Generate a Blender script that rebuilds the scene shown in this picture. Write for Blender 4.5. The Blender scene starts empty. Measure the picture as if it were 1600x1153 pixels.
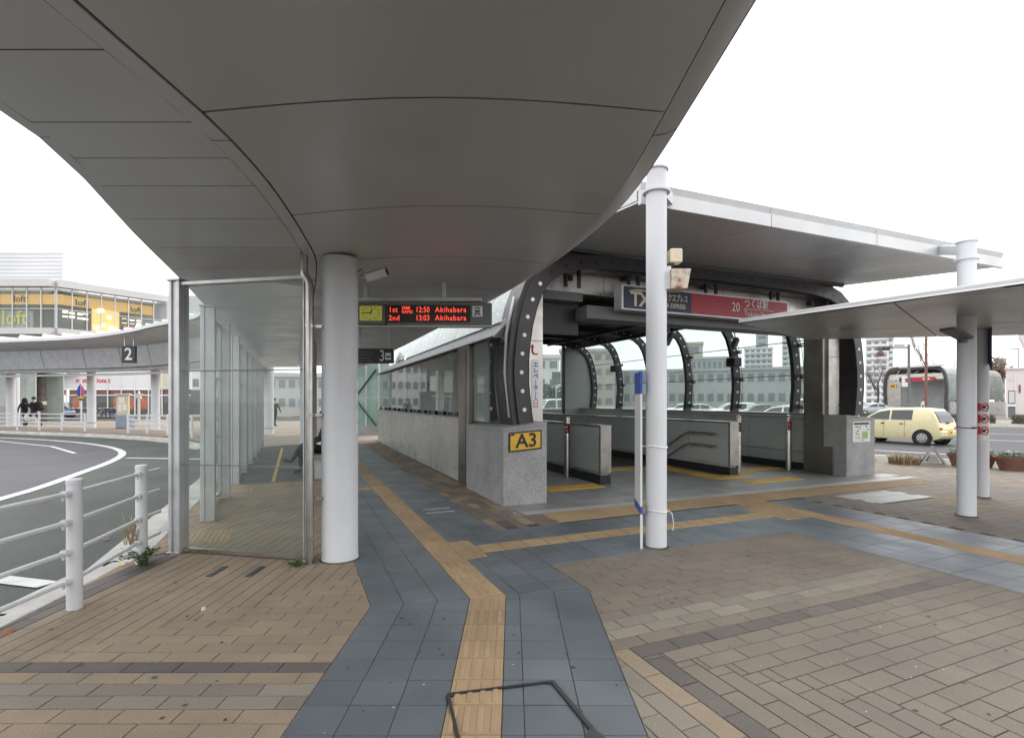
import bpy, bmesh, math, random
from mathutils import Vector, Matrix
random.seed(7)
R = math.radians
scene = bpy.context.scene
COL = scene.collection

# ------------------------------------------------------------ camera
cam_d = bpy.data.cameras.new('camera')
cam = bpy.data.objects.new('camera', cam_d)
COL.objects.link(cam)
cam.location = (0, 0, 1.55)
cam.rotation_euler = (R(90), 0, 0)
cam_d.sensor_width = 36
cam_d.lens = 18.0
cam_d.shift_y = 0.0316
cam_d.clip_end = 3000
cam_d.clip_start = 0.05
scene.camera = cam

# ------------------------------------------------------------ overcast sky
w = bpy.data.worlds.new('World')
scene.world = w
w.use_nodes = True
wn = w.node_tree
wn.nodes.clear()
sky = wn.nodes.new('ShaderNodeTexSky')
sky.sky_type = 'NISHITA'
sky.sun_disc = False
sky.sun_elevation = R(48)
sky.sun_rotation = R(60)
sky.dust_density = 4
sky.air_density = 1.0
hs = wn.nodes.new('ShaderNodeHueSaturation')
hs.inputs['Saturation'].default_value = 0.12
wn.links.new(sky.outputs[0], hs.inputs['Color'])
mx = wn.nodes.new('ShaderNodeMix')
mx.data_type = 'RGBA'
mx.inputs['Factor'].default_value = 0.85
mx.inputs['B'].default_value = (10.6, 10.75, 11.0, 1)      # even cloud cover
wn.links.new(hs.outputs[0], mx.inputs['A'])
bg = wn.nodes.new('ShaderNodeBackground')
bg.inputs['Strength'].default_value = 0.13
wn.links.new(mx.outputs['Result'], bg.inputs['Color'])
wo = wn.nodes.new('ShaderNodeOutputWorld')
wn.links.new(bg.outputs[0], wo.inputs['Surface'])

sun_d = bpy.data.lights.new('sun', 'SUN')
sun_d.energy = 0.7
sun_d.angle = R(25)
sun_d.color = (1.0, 0.97, 0.93)
sun = bpy.data.objects.new('sun', sun_d)
COL.objects.link(sun)
sun.rotation_euler = (R(42), 0, R(150))

scene.view_settings.view_transform = 'Standard'
scene.view_settings.look = 'None'
scene.view_settings.gamma = 1
scene.view_settings.use_curve_mapping = False
scene.view_settings.exposure = 0.6
scene.render.engine = 'CYCLES'
scene.cycles.max_bounces = 8
scene.cycles.diffuse_bounces = 4
scene.cycles.glossy_bounces = 3
scene.cycles.transparent_max_bounces = 24
scene.cycles.caustics_reflective = False
scene.cycles.caustics_refractive = False

# ------------------------------------------------------------ helpers
A23 = R(23)
U = Vector((math.cos(A23), math.sin(A23), 0))
V = Vector((-math.sin(A23), math.cos(A23), 0))
O0 = Vector((-0.13, 7.56, 0))
def W(s, t, z=0.0):                       # station frame -> world
    return O0 + U * s + V * t + Vector((0, 0, z))
def st(x, y):
    r = Vector((x, y, 0)) - O0
    return r.dot(U), r.dot(V)
Z = Vector((0, 0, 1)); XA = Vector((1, 0, 0)); YA = Vector((0, 1, 0))

class MB:
    def __init__(self): self.v = []; self.f = []; self.mi = []
    def add(self, vs, fs, m=0):
        b = len(self.v)
        self.v += [tuple(p) for p in vs]
        for f in fs:
            self.f.append([b + i for i in f]); self.mi.append(m)
        return self
    def box(self, c, size, a=XA, b=YA, cz=Z, m=0):
        c = Vector(c); a = a * (size[0] / 2); b = b * (size[1] / 2); d = cz * (size[2] / 2)
        vs = [c + a * i + b * j + d * k for k in (-1, 1) for j in (-1, 1) for i in (-1, 1)]
        return self.add(vs, [(0, 2, 3, 1), (4, 5, 7, 6), (0, 1, 5, 4), (2, 6, 7, 3), (0, 4, 6, 2), (1, 3, 7, 5)], m)
    def boxst(self, s0, s1, t0, t1, z0, z1, m=0):
        return self.box(W((s0 + s1) / 2, (t0 + t1) / 2, (z0 + z1) / 2), (abs(s1 - s0), abs(t1 - t0), abs(z1 - z0)), U, V, Z, m)
    def boxw(self, x0, x1, y0, y1, z0, z1, m=0):
        return self.box(((x0 + x1) / 2, (y0 + y1) / 2, (z0 + z1) / 2), (x1 - x0, y1 - y0, z1 - z0), m=m)
    def bbox(self, c, size, a=XA, b=YA, cz=Z, r=0.01, m=0):        # box with chamfered edges (vertical + top/bottom)
        c = Vector(c); hx, hy, hz = [q / 2 for q in size]
        ring = [(hx - r, hy), (-hx + r, hy), (-hx, hy - r), (-hx, -hy + r), (-hx + r, -hy), (hx - r, -hy), (hx, -hy + r), (hx, hy - r)]
        ins = [(x * (hx - r) / hx, y * (hy - r) / hy) for x, y in ring]
        rows = [(ins, -hz), (ring, -hz + r), (ring, hz - r), (ins, hz)]
        vs = [c + a * x + b * y + cz * zz for rg, zz in rows for x, y in rg]
        fs = [tuple(reversed(range(8))), tuple(range(24, 32))]
        for k in range(3):
            for i in range(8):
                j = (i + 1) % 8
                fs.append((k * 8 + i, k * 8 + j, (k + 1) * 8 + j, (k + 1) * 8 + i))
        return self.add(vs, fs, m)
    def prism(self, pts, z0, z1, m=0):                                 # pts ccw xy; z1 scalar or list
        n = len(pts); zt = z1 if isinstance(z1, (list, tuple)) else [z1] * n
        vs = [(p[0], p[1], z0) for p in pts] + [(p[0], p[1], zt[i]) for i, p in enumerate(pts)]
        fs = [tuple(reversed(range(n))), tuple(range(n, 2 * n))] + [(i, (i + 1) % n, n + (i + 1) % n, n + i) for i in range(n)]
        return self.add(vs, fs, m)
    def extr(self, pts, d, m=0):                                       # 3d polygon extruded by vector d
        n = len(pts); d = Vector(d); pts = [Vector(p) for p in pts]
        vs = pts + [p + d for p in pts]
        fs = [tuple(reversed(range(n))), tuple(range(n, 2 * n))] + [(i, (i + 1) % n, n + (i + 1) % n, n + i) for i in range(n)]
        return self.add(vs, fs, m)
    def cyl(self, p0, p1, r0, r1=None, n=16, m=0, cap=True):
        p0 = Vector(p0); p1 = Vector(p1); r1 = r0 if r1 is None else r1
        d = (p1 - p0).normalized()
        a = d.orthogonal().normalized(); b = d.cross(a)
        vs = []
        for p, r in ((p0, r0), (p1, r1)):
            for i in range(n):
                q = 2 * math.pi * i / n
                vs.append(p + a * (r * math.cos(q)) + b * (r * math.sin(q)))
        fs = [(i, (i + 1) % n, n + (i + 1) % n, n + i) for i in range(n)]
        if cap: fs += [tuple(reversed(range(n))), tuple(range(n, 2 * n))]
        return self.add(vs, fs, m)
    def tube(self, pts, r, n=8, m=0, closed=False):
        pts = [Vector(p) for p in pts]; k = len(pts); vs = []
        rr = r if isinstance(r, (list, tuple)) else [r] * k
        prev = None
        for i, p in enumerate(pts):
            if closed: d = pts[(i + 1) % k] - pts[i - 1]
            else: d = pts[min(i + 1, k - 1)] - pts[max(i - 1, 0)]
            d.normalize()
            if prev is None: a = d.orthogonal().normalized()
            else:
                a = prev - d * prev.dot(d)
                a = a.normalized() if a.length > 1e-6 else d.orthogonal().normalized()
            prev = a; b = d.cross(a)
            for j in range(n):
                q = 2 * math.pi * j / n
                vs.append(p + a * (rr[i] * math.cos(q)) + b * (rr[i] * math.sin(q)))
        fs = []
        for i in range(k if closed else k - 1):
            i2 = (i + 1) % k
            for j in range(n):
                j2 = (j + 1) % n
                fs.append((i * n + j, i * n + j2, i2 * n + j2, i2 * n + j))
        if not closed:
            fs += [tuple(reversed(range(n))), tuple(range((k - 1) * n, k * n))]
        return self.add(vs, fs, m)
    def lathe(self, c, prof, n=24, m=0):                                # prof (r,z) upward about vertical axis at c
        c = Vector(c); vs = []
        for r, zz in prof:
            for i in range(n):
                q = 2 * math.pi * i / n
                vs.append(c + Vector((r * math.cos(q), r * math.sin(q), zz)))
        fs = []
        for k in range(len(prof) - 1):
            for i in range(n):
                j = (i + 1) % n
                fs.append((k * n + i, k * n + j, (k + 1) * n + j, (k + 1) * n + i))
        fs += [tuple(reversed(range(n))), tuple(range((len(prof) - 1) * n, len(prof) * n))]
        return self.add(vs, fs, m)
    def grid(self, P, m=0):                                             # P rows of points
        nr = len(P); nc = len(P[0])
        vs = [q for row in P for q in row]
        fs = [(i * nc + j, i * nc + j + 1, (i + 1) * nc + j + 1, (i + 1) * nc + j) for i in range(nr - 1) for j in range(nc - 1)]
        return self.add(vs, fs, m)
    def mesh(self, name, mats, smooth=False):
        me = bpy.data.meshes.new(name)
        me.from_pydata(self.v, [], self.f)
        if not isinstance(mats, (list, tuple)): mats = [mats]
        for q in mats: me.materials.append(q)
        if len(mats) > 1: me.polygons.foreach_set('material_index', self.mi)
        if smooth:
            me.polygons.foreach_set('use_smooth', [True] * len(me.polygons))
            me.set_sharp_from_angle(angle=R(38))
        me.update()
        return me
    def build(self, name, mats, parent=None, smooth=False, **kw):
        return link(name, self.mesh(name, mats, smooth), parent, **kw)

def link(name, me, parent=None, local=False, **props):
    o = bpy.data.objects.new(name, me)
    COL.objects.link(o)
    if parent is not None:
        o.parent = parent
        if not local and parent.type == 'EMPTY':
            o.matrix_parent_inverse = Matrix.Translation(-parent.location)
    for k, q in props.items(): o[k] = q
    return o
def thing(name, label, cat, loc=(0, 0, 0), rz=0.0, group=None):
    o = bpy.data.objects.new(name, None)
    o.empty_display_size = 0.2
    COL.objects.link(o)
    o.location = loc; o.rotation_euler = (0, 0, rz)
    o['label'] = label; o['category'] = cat
    if group: o['group'] = group
    return o
def tag(o, label, cat, group=None):
    o['label'] = label; o['category'] = cat
    if group: o['group'] = group
    return o
def copy_tree(o, parent=None):
    c = o.copy(); COL.objects.link(c)
    if parent is not None:
        c.parent = parent; c.matrix_parent_inverse = o.matrix_parent_inverse.copy()
    for ch in [q for q in ALLCH(o)]: copy_tree(ch, c)
    return c
def ALLCH(o): return [q for q in bpy.data.objects if q.parent == o]
def struct(o): o['kind'] = 'structure'; return o

def text(name, s, size, loc, right, up, mat, parent, align='LEFT', ext=0.0015, sx=1.0, bold=0.0, lift=0.003, spacing=1.0, local=False):
    cu = bpy.data.curves.new(name, 'FONT')
    cu.body = s; cu.size = size; cu.extrude = ext; cu.align_x = align; cu.align_y = 'CENTER'
    cu.offset = bold; cu.space_character = spacing; cu.resolution_u = 3
    o = bpy.data.objects.new(name, cu); COL.objects.link(o)
    dg = bpy.context.evaluated_depsgraph_get()
    me = bpy.data.meshes.new_from_object(o.evaluated_get(dg))
    bpy.data.objects.remove(o); bpy.data.curves.remove(cu)
    right = Vector(right).normalized(); up = Vector(up).normalized(); nn = right.cross(up)
    M = Matrix((right * sx, up, nn)).transposed().to_4x4()
    M.translation = Vector(loc) + nn * lift
    me.transform(M)
    me.materials.clear(); me.materials.append(mat)
    me.name = name
    return link(name, me, parent, local=local)

# ------------------------------------------------------------ materials
def mat(name, col, rough=0.6, metal=0.0, n1=None, n2=None, bump=0.0, bscale=60, spec=0.5, rand=0.0, stain=None, speck=None):
    """n1=(scale, amount) broad mottling, n2=(scale, amount) fine grain, rand = per piece variation, stain=(scale, strength, colour)"""
    m = bpy.data.materials.new(name); m.use_nodes = True
    nt = m.node_tree; b = nt.nodes['Principled BSDF']
    b.inputs['Roughness'].default_value = rough; b.inputs['Metallic'].default_value = metal
    b.inputs['Specular IOR Level'].default_value = spec
    col4 = (*col, 1)
    g = nt.nodes.new('ShaderNodeNewGeometry')
    cur = None
    def rgb():
        n = nt.nodes.new('ShaderNodeRGB'); n.outputs[0].default_value = col4; return n.outputs[0]
    cur = rgb()
    def mulval(cur, valsock, amt):                                     # cur * (1 + amt*(val-.5)*2)
        mr = nt.nodes.new('ShaderNodeMapRange'); mr.inputs['To Min'].default_value = 1 - amt; mr.inputs['To Max'].default_value = 1 + amt
        nt.links.new(valsock, mr.inputs['Value'])
        vm = nt.nodes.new('ShaderNodeVectorMath'); vm.operation = 'SCALE'
        nt.links.new(cur, vm.inputs[0]); nt.links.new(mr.outputs[0], vm.inputs['Scale'])
        return vm.outputs[0]
    def noise(scale, detail=3):
        n = nt.nodes.new('ShaderNodeTexNoise'); n.inputs['Scale'].default_value = scale; n.inputs['Detail'].default_value = detail
        nt.links.new(g.outputs['Position'], n.inputs['Vector'])
        mr = nt.nodes.new('ShaderNodeMapRange'); mr.inputs['From Min'].default_value = .3; mr.inputs['From Max'].default_value = .7
        nt.links.new(n.outputs['Fac'], mr.inputs['Value'])
        return mr.outputs[0]
    if n1: cur = mulval(cur, noise(n1[0]), n1[1])
    if n2: cur = mulval(cur, noise(n2[0], 2), n2[1])
    if rand:
        oi = nt.nodes.new('ShaderNodeObjectInfo')
        ad = nt.nodes.new('ShaderNodeMath'); ad.operation = 'ADD'
        nt.links.new(oi.outputs['Random'], ad.inputs[0]); nt.links.new(g.outputs['Random Per Island'], ad.inputs[1])
        fr = nt.nodes.new('ShaderNodeMath'); fr.operation = 'FRACT'; nt.links.new(ad.outputs[0], fr.inputs[0])
        cur = mulval(cur, fr.outputs[0], rand)
    if stain:
        s = noise(stain[0], 6)
        mr = nt.nodes.new('ShaderNodeMath'); mr.operation = 'MULTIPLY'; mr.inputs[1].default_value = stain[1]
        pw = nt.nodes.new('ShaderNodeMath'); pw.operation = 'POWER'; pw.inputs[1].default_value = 2.5
        nt.links.new(s, pw.inputs[0]); nt.links.new(pw.outputs[0], mr.inputs[0])
        mxx = nt.nodes.new('ShaderNodeMix'); mxx.data_type = 'RGBA'
        nt.links.new(mr.outputs[0], mxx.inputs['Factor']); nt.links.new(cur, mxx.inputs['A'])
        mxx.inputs['B'].default_value = (*stain[2], 1); cur = mxx.outputs['Result']
    nt.links.new(cur, b.inputs['Base Color'])
    if bump:
        n = nt.nodes.new('ShaderNodeTexNoise'); n.inputs['Scale'].default_value = bscale; n.inputs['Detail'].default_value = 4
        nt.links.new(g.outputs['Position'], n.inputs['Vector'])
        bp = nt.nodes.new('ShaderNodeBump'); bp.inputs['Strength'].default_value = bump; bp.inputs['Distance'].default_value = 0.01
        nt.links.new(n.outputs['Fac'], bp.inputs['Height']); nt.links.new(bp.outputs[0], b.inputs['Normal'])
    if n1 and rough < .6:                                              # uneven gloss
        mr = nt.nodes.new('ShaderNodeMapRange'); mr.inputs['To Min'].default_value = max(rough - .08, .03); mr.inputs['To Max'].default_value = rough + .1
        nt.links.new(noise(n1[0] * 2.3, 4), mr.inputs['Value']); nt.links.new(mr.outputs[0], b.inputs['Roughness'])
    return m
def glass(name, tint=(.93, .97, .95), refl=1.0, dirt_haze=0.04, dirt_haze_col=(.75, .8, .78)):
    m = bpy.data.materials.new(name); m.use_nodes = True
    nt = m.node_tree; nt.nodes.clear()
    out = nt.nodes.new('ShaderNodeOutputMaterial')
    tr = nt.nodes.new('ShaderNodeBsdfTransparent'); tr.inputs[0].default_value = (*tint, 1)
    gl = nt.nodes.new('ShaderNodeBsdfGlossy'); gl.inputs['Roughness'].default_value = 0.02
    fr = nt.nodes.new('ShaderNodeFresnel')
    gb = nt.nodes.new('ShaderNodeNewGeometry'); mi = nt.nodes.new('ShaderNodeMapRange')
    mi.inputs['To Min'].default_value = 1.42; mi.inputs['To Max'].default_value = 1 / 1.42
    nt.links.new(gb.outputs['Backfacing'], mi.inputs['Value']); nt.links.new(mi.outputs[0], fr.inputs['IOR'])
    mu = nt.nodes.new('ShaderNodeMath'); mu.operation = 'MULTIPLY'; mu.inputs[1].default_value = refl
    nt.links.new(fr.outputs[0], mu.inputs[0])
    m1 = nt.nodes.new('ShaderNodeMixShader'); nt.links.new(mu.outputs[0], m1.inputs[0])
    nt.links.new(tr.outputs[0], m1.inputs[1]); nt.links.new(gl.outputs[0], m1.inputs[2])
    df = nt.nodes.new('ShaderNodeBsdfDiffuse'); df.inputs[0].default_value = (*dirt_haze_col, 1)  # thin dirt film; on station and side panes it paints in milky haze
    n = nt.nodes.new('ShaderNodeTexNoise'); n.inputs['Scale'].default_value = 1.2; n.inputs['Detail'].default_value = 3
    g = nt.nodes.new('ShaderNodeNewGeometry'); nt.links.new(g.outputs['Position'], n.inputs['Vector'])
    mr = nt.nodes.new('ShaderNodeMapRange'); mr.inputs['From Min'].default_value = .35; mr.inputs['From Max'].default_value = .75
    mr.inputs['To Min'].default_value = dirt_haze * .88; mr.inputs['To Max'].default_value = dirt_haze * 1.12
    nt.links.new(n.outputs['Fac'], mr.inputs['Value'])
    m2 = nt.nodes.new('ShaderNodeMixShader'); nt.links.new(mr.outputs[0], m2.inputs[0])
    nt.links.new(m1.outputs[0], m2.inputs[1]); nt.links.new(df.outputs[0], m2.inputs[2])
    nt.links.new(m2.outputs[0], out.inputs['Surface'])
    return m
def emit(name, col, strength):
    m = bpy.data.materials.new(name); m.use_nodes = True
    b = m.node_tree.nodes['Principled BSDF']
    b.inputs['Base Color'].default_value = (*col, 1)
    b.inputs['Emission Color'].default_value = (*col, 1); b.inputs['Emission Strength'].default_value = strength
    return m
M = {}
M['brick_tan'] = mat('brick_tan', (.285, .222, .156), .85, n1=(1.2, .13), n2=(170, .3), rand=.055, bump=.25, bscale=300, stain=(2.2, .35, (.14, .12, .1)))
M['brick_brown'] = mat('brick_brown', (.178, .147, .114), .7, n1=(1.1, .15), n2=(170, .32), rand=.06, bump=.25, bscale=300, stain=(1.8, .4, (.1, .09, .08)))
M['brick_dark'] = mat('brick_dark', (.12, .102, .09), .75, n1=(1.5, .15), n2=(170, .32), rand=.15, bump=.25, bscale=300)
M['brick_light'] = mat('brick_light', (.218, .19, .152), .8, n1=(1.3, .13), n2=(170, .3), rand=.14, bump=.25, bscale=300, stain=(2.2, .3, (.16, .14, .12)))
M['brick_orange'] = mat('brick_orange', (.3, .225, .155), .85, n1=(1.3, .1), n2=(420, .2), rand=.1, bump=.25, bscale=300)
M['joint'] = mat('joint_sand', (.075, .065, .055), .95, n1=(6, .3), n2=(200, .3))
M['blue_tile'] = mat('blue_tile', (.118, .136, .15), .4, n1=(1.0, .2), n2=(170, .2), rand=.09, bump=.15, bscale=350, stain=(1.5, .45, (.05, .06, .07)))
M['tactile'] = mat('tactile_tan', (.36, .25, .142), .7, n1=(1.5, .15), n2=(400, .18), rand=.1, bump=.15, bscale=300, stain=(2.0, .35, (.2, .15, .1)))
M['tactile_yellow'] = mat('tactile_yellow', (.6, .36, .05), .55, n1=(2, .15), n2=(300, .1), rand=.06, stain=(3, .3, (.3, .22, .1)))
M['slab'] = mat('granite_slab', (.26, .26, .25), .45, n1=(1.4, .15), n2=(350, .15), rand=.08, stain=(1.6, .4, (.15, .15, .145)))
M['slab_light'] = mat('granite_slab_light', (.4, .4, .38), .5, n1=(1.4, .12), n2=(350, .12), rand=.08)
M['granite'] = mat('granite', (.36, .36, .36), .5, n1=(2.0, .14), n2=(75, .42), bump=.06, bscale=250, stain=(3.0, .45, (.2, .2, .2)))
M['granite_wall'] = mat('granite_wall', (.45, .45, .43), .3, n1=(1.5, .14), n2=(75, .2), rand=.08, stain=(.9, .25, (.3, .3, .29)))
M['inner_panel'] = mat('inner_panel', (.42, .435, .42), .45, n1=(1.5, .1), n2=(200, .12), rand=.05)
M['lining'] = mat('glass_tone_panel', (.26, .3, .28), .6, n1=(.7, .2))
M['gum'] = mat('gum_spot', (.07, .068, .065), .8, rand=.4)
M['speck'] = mat('pale_speck', (.5, .48, .44), .8, rand=.3)
M['skirting'] = mat('skirting_black', (.018, .02, .022), .35, n1=(3, .2))
M['asphalt'] = mat('asphalt_green', (.095, .105, .095), .9, n1=(.5, .18), n2=(90, .45), bump=.6, bscale=120, stain=(.8, .4, (.06, .062, .06)))
M['asphalt_in'] = mat('asphalt_purple', (.115, .11, .12), .85, n1=(.4, .12), n2=(120, .25), bump=.3, bscale=120)
M['asphalt_road'] = mat('asphalt_road', (.06, .06, .065), .8, n1=(.3, .15), n2=(120, .2))
M['roadpaint'] = mat('road_paint', (.72, .72, .7), .7, n1=(2, .12), n2=(60, .1), stain=(5, .5, (.35, .35, .34)))
M['kerb'] = mat('kerb_concrete', (.5, .49, .46), .85, n1=(2, .15), n2=(150, .12), rand=.08, stain=(3, .5, (.28, .26, .23)))
M['pave_far'] = mat('pavement_far', (.3, .24, .19), .85, n1=(.6, .15), n2=(20, .15))
M['ground'] = mat('ground', (.2, .19, .18), .9, n1=(.05, .15), n2=(3, .1))
M['soffit'] = mat('soffit_metal', (.56, .56, .565), .36, .35, n1=(.7, .04), n2=(300, .03))
M['soffit_dark'] = mat('seam_dark', (.05, .05, .05), .6)
M['fascia'] = mat('fascia_white', (.62, .62, .62), .4, .2, n1=(2, .06), stain=(3, .2, (.45, .44, .43)))
M['white_paint'] = mat('white_paint', (.68, .69, .71), .42, n1=(1.2, .04), stain=(1.6, .16, (.56, .55, .52)))
M['white_dirty'] = mat('white_paint_worn', (.64, .65, .67), .5, n1=(1.2, .05), stain=(2.0, .2, (.5, .48, .44)))
M['alu'] = mat('aluminium', (.58, .58, .59), .4, .6, n1=(3, .08), stain=(4, .3, (.35, .34, .33)))
M['steel'] = mat('stainless', (.42, .4, .37), .3, 1.0, n1=(2.5, .12), n2=(90, .05))
M['steel_dark'] = mat('stainless_bronze', (.24, .215, .19), .35, .9, n1=(2, .15))
M['steel_light'] = mat('steel_light_panel', (.6, .57, .53), .35, .7, n1=(2, .08))
M['rib'] = mat('rib_paint', (.045, .04, .042), .4, n1=(2, .15), spec=.5)
M['dark_metal'] = mat('dark_metal', (.03, .032, .034), .45, n1=(3, .2))
M['black'] = mat('black_plastic', (.012, .012, .013), .4)
M['rubber'] = mat('rubber', (.02, .02, .02), .85)
M['grey_box'] = mat('grey_case', (.16, .165, .165), .5, n1=(4, .06))
M['glass'] = glass('shelter_glass', (.93, .96, .945), .8, .05, (.5, .55, .53))
M['glass_st'] = glass('station_glass', (.9, .95, .935), .9, .2, (.84, .9, .87))
M['glass_side'] = glass('side_glass', (.72, .79, .76), 1.6, .36, (.5, .56, .53))
M['glass_green'] = glass('green_glass', (.72, .84, .8), 1.2, .2, (.55, .66, .63))
M['glass_win'] = mat('window_dark', (.03, .04, .045), .05, spec=.8)
M['cream'] = mat('cream_plastic', (.72, .62, .45), .5, n1=(8, .08))
M['rusty'] = mat('rusty_cream', (.7, .62, .52), .6, n1=(8, .08), stain=(14, 1.0, (.32, .13, .05)))
M['yellow_sign'] = mat('yellow_sign', (.78, .45, .04), .4, n1=(6, .05), stain=(9, .25, (.45, .3, .1)))
M['sign_navy'] = mat('sign_navy', (.012, .022, .06), .35)
M['sign_red'] = mat('sign_red', (.4, .03, .045), .35)
M['sign_white'] = mat('sign_white', (.8, .8, .78), .4)
M['txt_black'] = mat('print_black', (.02, .02, .02), .5)
M['txt_blue'] = mat('print_blue', (.03, .08, .4), .5)
M['txt_red'] = mat('print_red', (.65, .05, .06), .5)
M['txt_pink'] = mat('print_pink', (.6, .08, .25), .5)
M['print_green'] = mat('print_green', (.35, .55, .2), .5)
M['led'] = emit('led_red', (1.0, .09, .05), .75)
M['screen'] = mat('screen_black', (.03, .024, .022), .3)
M['clock_face'] = emit('clock_face', (.45, .42, .08), .18)
M['tile_white'] = mat('stone_white', (.5, .5, .5), .6, n1=(4, .1))
M['leaf'] = mat('weed_leaf', (.06, .11, .03), .6, rand=.35)
M['leaf_dry'] = mat('dry_grass', (.33, .25, .15), .8, rand=.3)
M['leaf_dead'] = mat('dead_leaf', (.24, .12, .06), .8, rand=.3)
M['hedge'] = mat('hedge_leaf', (.07, .085, .035), .7, rand=.45)
M['bark'] = mat('bark', (.12, .1, .085), .9, n1=(4, .3))
M['twig'] = mat('twig', (.2, .17, .15), .9)
M['tree_dark'] = mat('tree_leaf_dark', (.05, .06, .035), .8, rand=.4)
M['tree_rust'] = mat('tree_leaf_rust', (.16, .1, .065), .8, rand=.35)
M['conc_pale'] = mat('concrete_pale', (.62, .61, .6), .85, n1=(.2, .06))
M['bld_beige'] = mat('building_beige', (.5, .46, .4), .85, n1=(.15, .08))
M['bld_grey'] = mat('building_grey', (.45, .46, .46), .85, n1=(.15, .08))
M['bld_white'] = mat('building_white', (.74, .74, .75), .8, n1=(.2, .05))
M['bld_pink'] = mat('building_pink', (.72, .64, .63), .8, n1=(.2, .05))
M['win_far'] = mat('window_far', (.2, .22, .24), .15)
M['store_orange'] = emit('store_orange', (.85, .48, .12), .22)
M['store_glow'] = emit('store_glow', (.9, .55, .18), .5)
M['lamp_on'] = emit('shop_lamp', (1, .88, .7), 2.2)
M['car_cream'] = mat('car_cream', (.74, .66, .4), .25, n1=(2, .02), spec=.6)
M['car_white'] = mat('car_white', (.75, .76, .77), .25, spec=.6)
M['car_silver'] = mat('car_silver', (.42, .44, .46), .3, .5)
M['car_blue'] = mat('car_navy', (.03, .045, .1), .25, spec=.6)
M['car_green'] = mat('car_dark', (.13, .17, .16), .3, .3)
M['lamp_red'] = mat('lamp_red', (.5, .02, .02), .2)
M['lamp_clear'] = mat('lamp_clear', (.7, .7, .7), .15)
M['rim'] = mat('wheel_rim', (.6, .6, .62), .3, .8)
M['plate_yellow'] = mat('plate_yellow', (.8, .6, .05), .5)
M['cloth_black'] = mat('cloth_black', (.013, .013, .015), .9, n1=(8, .3))
M['cloth_dark'] = mat('cloth_dark', (.03, .03, .033), .9, n1=(8, .3))
M['skin'] = mat('skin', (.5, .32, .24), .6)
M['hair'] = mat('hair', (.012, .01, .009), .6)
M['bag_white'] = mat('bag_white', (.7, .71, .72), .7)
M['planter'] = mat('planter_brown', (.22, .1, .075), .6, n1=(5, .15))
M['soil'] = mat('soil', (.06, .045, .035), .95)
M['petal_yellow'] = mat('petal_yellow', (.8, .68, .15), .6)
M['petal_white'] = mat('petal_white', (.8, .78, .7), .6)
M['wood'] = mat('wood_grey', (.34, .33, .3), .8, n1=(6, .15), stain=(8, .3, (.2, .19, .17)))
M['board_beige'] = mat('board_beige', (.62, .58, .44), .7, n1=(2, .08))
M['util_blue'] = mat('utility_blue', (.28, .34, .42), .55, n1=(3, .06))
M['bike'] = [mat('bike_%d' % i, c, .35, .4) for i, c in enumerate([(.5, .5, .52), (.04, .12, .4), (.04, .04, .045), (.4, .03, .03)])]
M['green_panel'] = mat('green_panel', (.5, .57, .53), .25, n1=(.8, .08))
M['banner'] = mat('banner_navy', (.03, .04, .1), .6)
M['orange_poster'] = mat('poster_orange', (.75, .16, .05), .6, n1=(4, .3))
M['rail_grey'] = mat('handrail_grey', (.4, .4, .39), .3, .9)
# ============================================================ GROUND
struct(MB().boxw(-1500, 1500, -600, 2500, -.6, -.17).build('ground', M['ground']))
struct(MB().prism([(-90, -30), (-3, -30), (-3, 6), (-2, 43), (-90, 43)], -.3, -.12).build('bus_rotary_road', M['asphalt']))
d45 = Vector((.7071, -.7071, 0)); n45 = Vector((.7071, .7071, 0))
def RD(d, n, z=0): return d45 * d + n45 * n + Z * z                     # street frame
struct(MB().box(RD(0, 32.6, -.2), (400, 29.2, .16), d45, n45).build('street', M['asphalt_road']))
KL = [(-3.35, 1.0), (-3.45, 3.0), (-3.55, 4.0), (-3.7, 4.96)] + [tuple(W(-4.2, t)[:2]) for t in (-.9, 2, 4, 6, 8, 10, 12.0)]
KF = [(-10.6, 18.1), (-11.6, 19.0), (-13.6, 21.0), (-15.4, 22.3), (-18.5, 23.9), (-22, 25.3), (-27.5, 27.4), (-36, 30.2), (-46, 33)]
pp = [(-3.3, -7), (30.9, -7), (30.9, -5.9)] + [(-16, 41), (-62, 41), (-62, 37)] + KF[::-1] + KL[::-1]
pav = struct(MB().prism(pp, -.3, -.007).build('brick_pavement', M['joint']))
struct(MB().prism([(-70, 41.02), (-16, 41.02), (-19, 52), (-70, 50)], -.3, -.1).build('back_street', M['asphalt_road']))
struct(MB().prism([(-70, 50.5), (-25, 51.5), (-10, 75), (-70, 75)], -.3, .02).build('shop_pavement', M['pave_far']))

# far part of the forecourt pavement: plain sheets past the pieces one can tell apart
far = MB()
far.prism([W(-4.15, 12.2)[:2], W(.1, 14)[:2], (-4, 24), (-9.5, 24), (-9.9, 19)], -.05, 0)
far.prism([(-9.55, 24), (-9.95, 19), (-10.6, 18.4), (-11.6, 19.3), (-13.6, 21.3), (-15.4, 22.6), (-18.5, 24.2), (-22, 25.6), (-27.5, 27.7), (-36, 30.5), (-46, 33.4), (-60, 37.5), (-60, 40.5), (-16, 40.5)], -.05, 0)
far.prism([W(8.9, 2.2)[:2], W(12.2, 2.2)[:2], (-14.5, 39.2), (-13, 36), (-4.2, 24.2), W(8.9, 11.5)[:2]], -.05, -.001)
struct(far.build('far_pavement', M['pave_far']))

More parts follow.
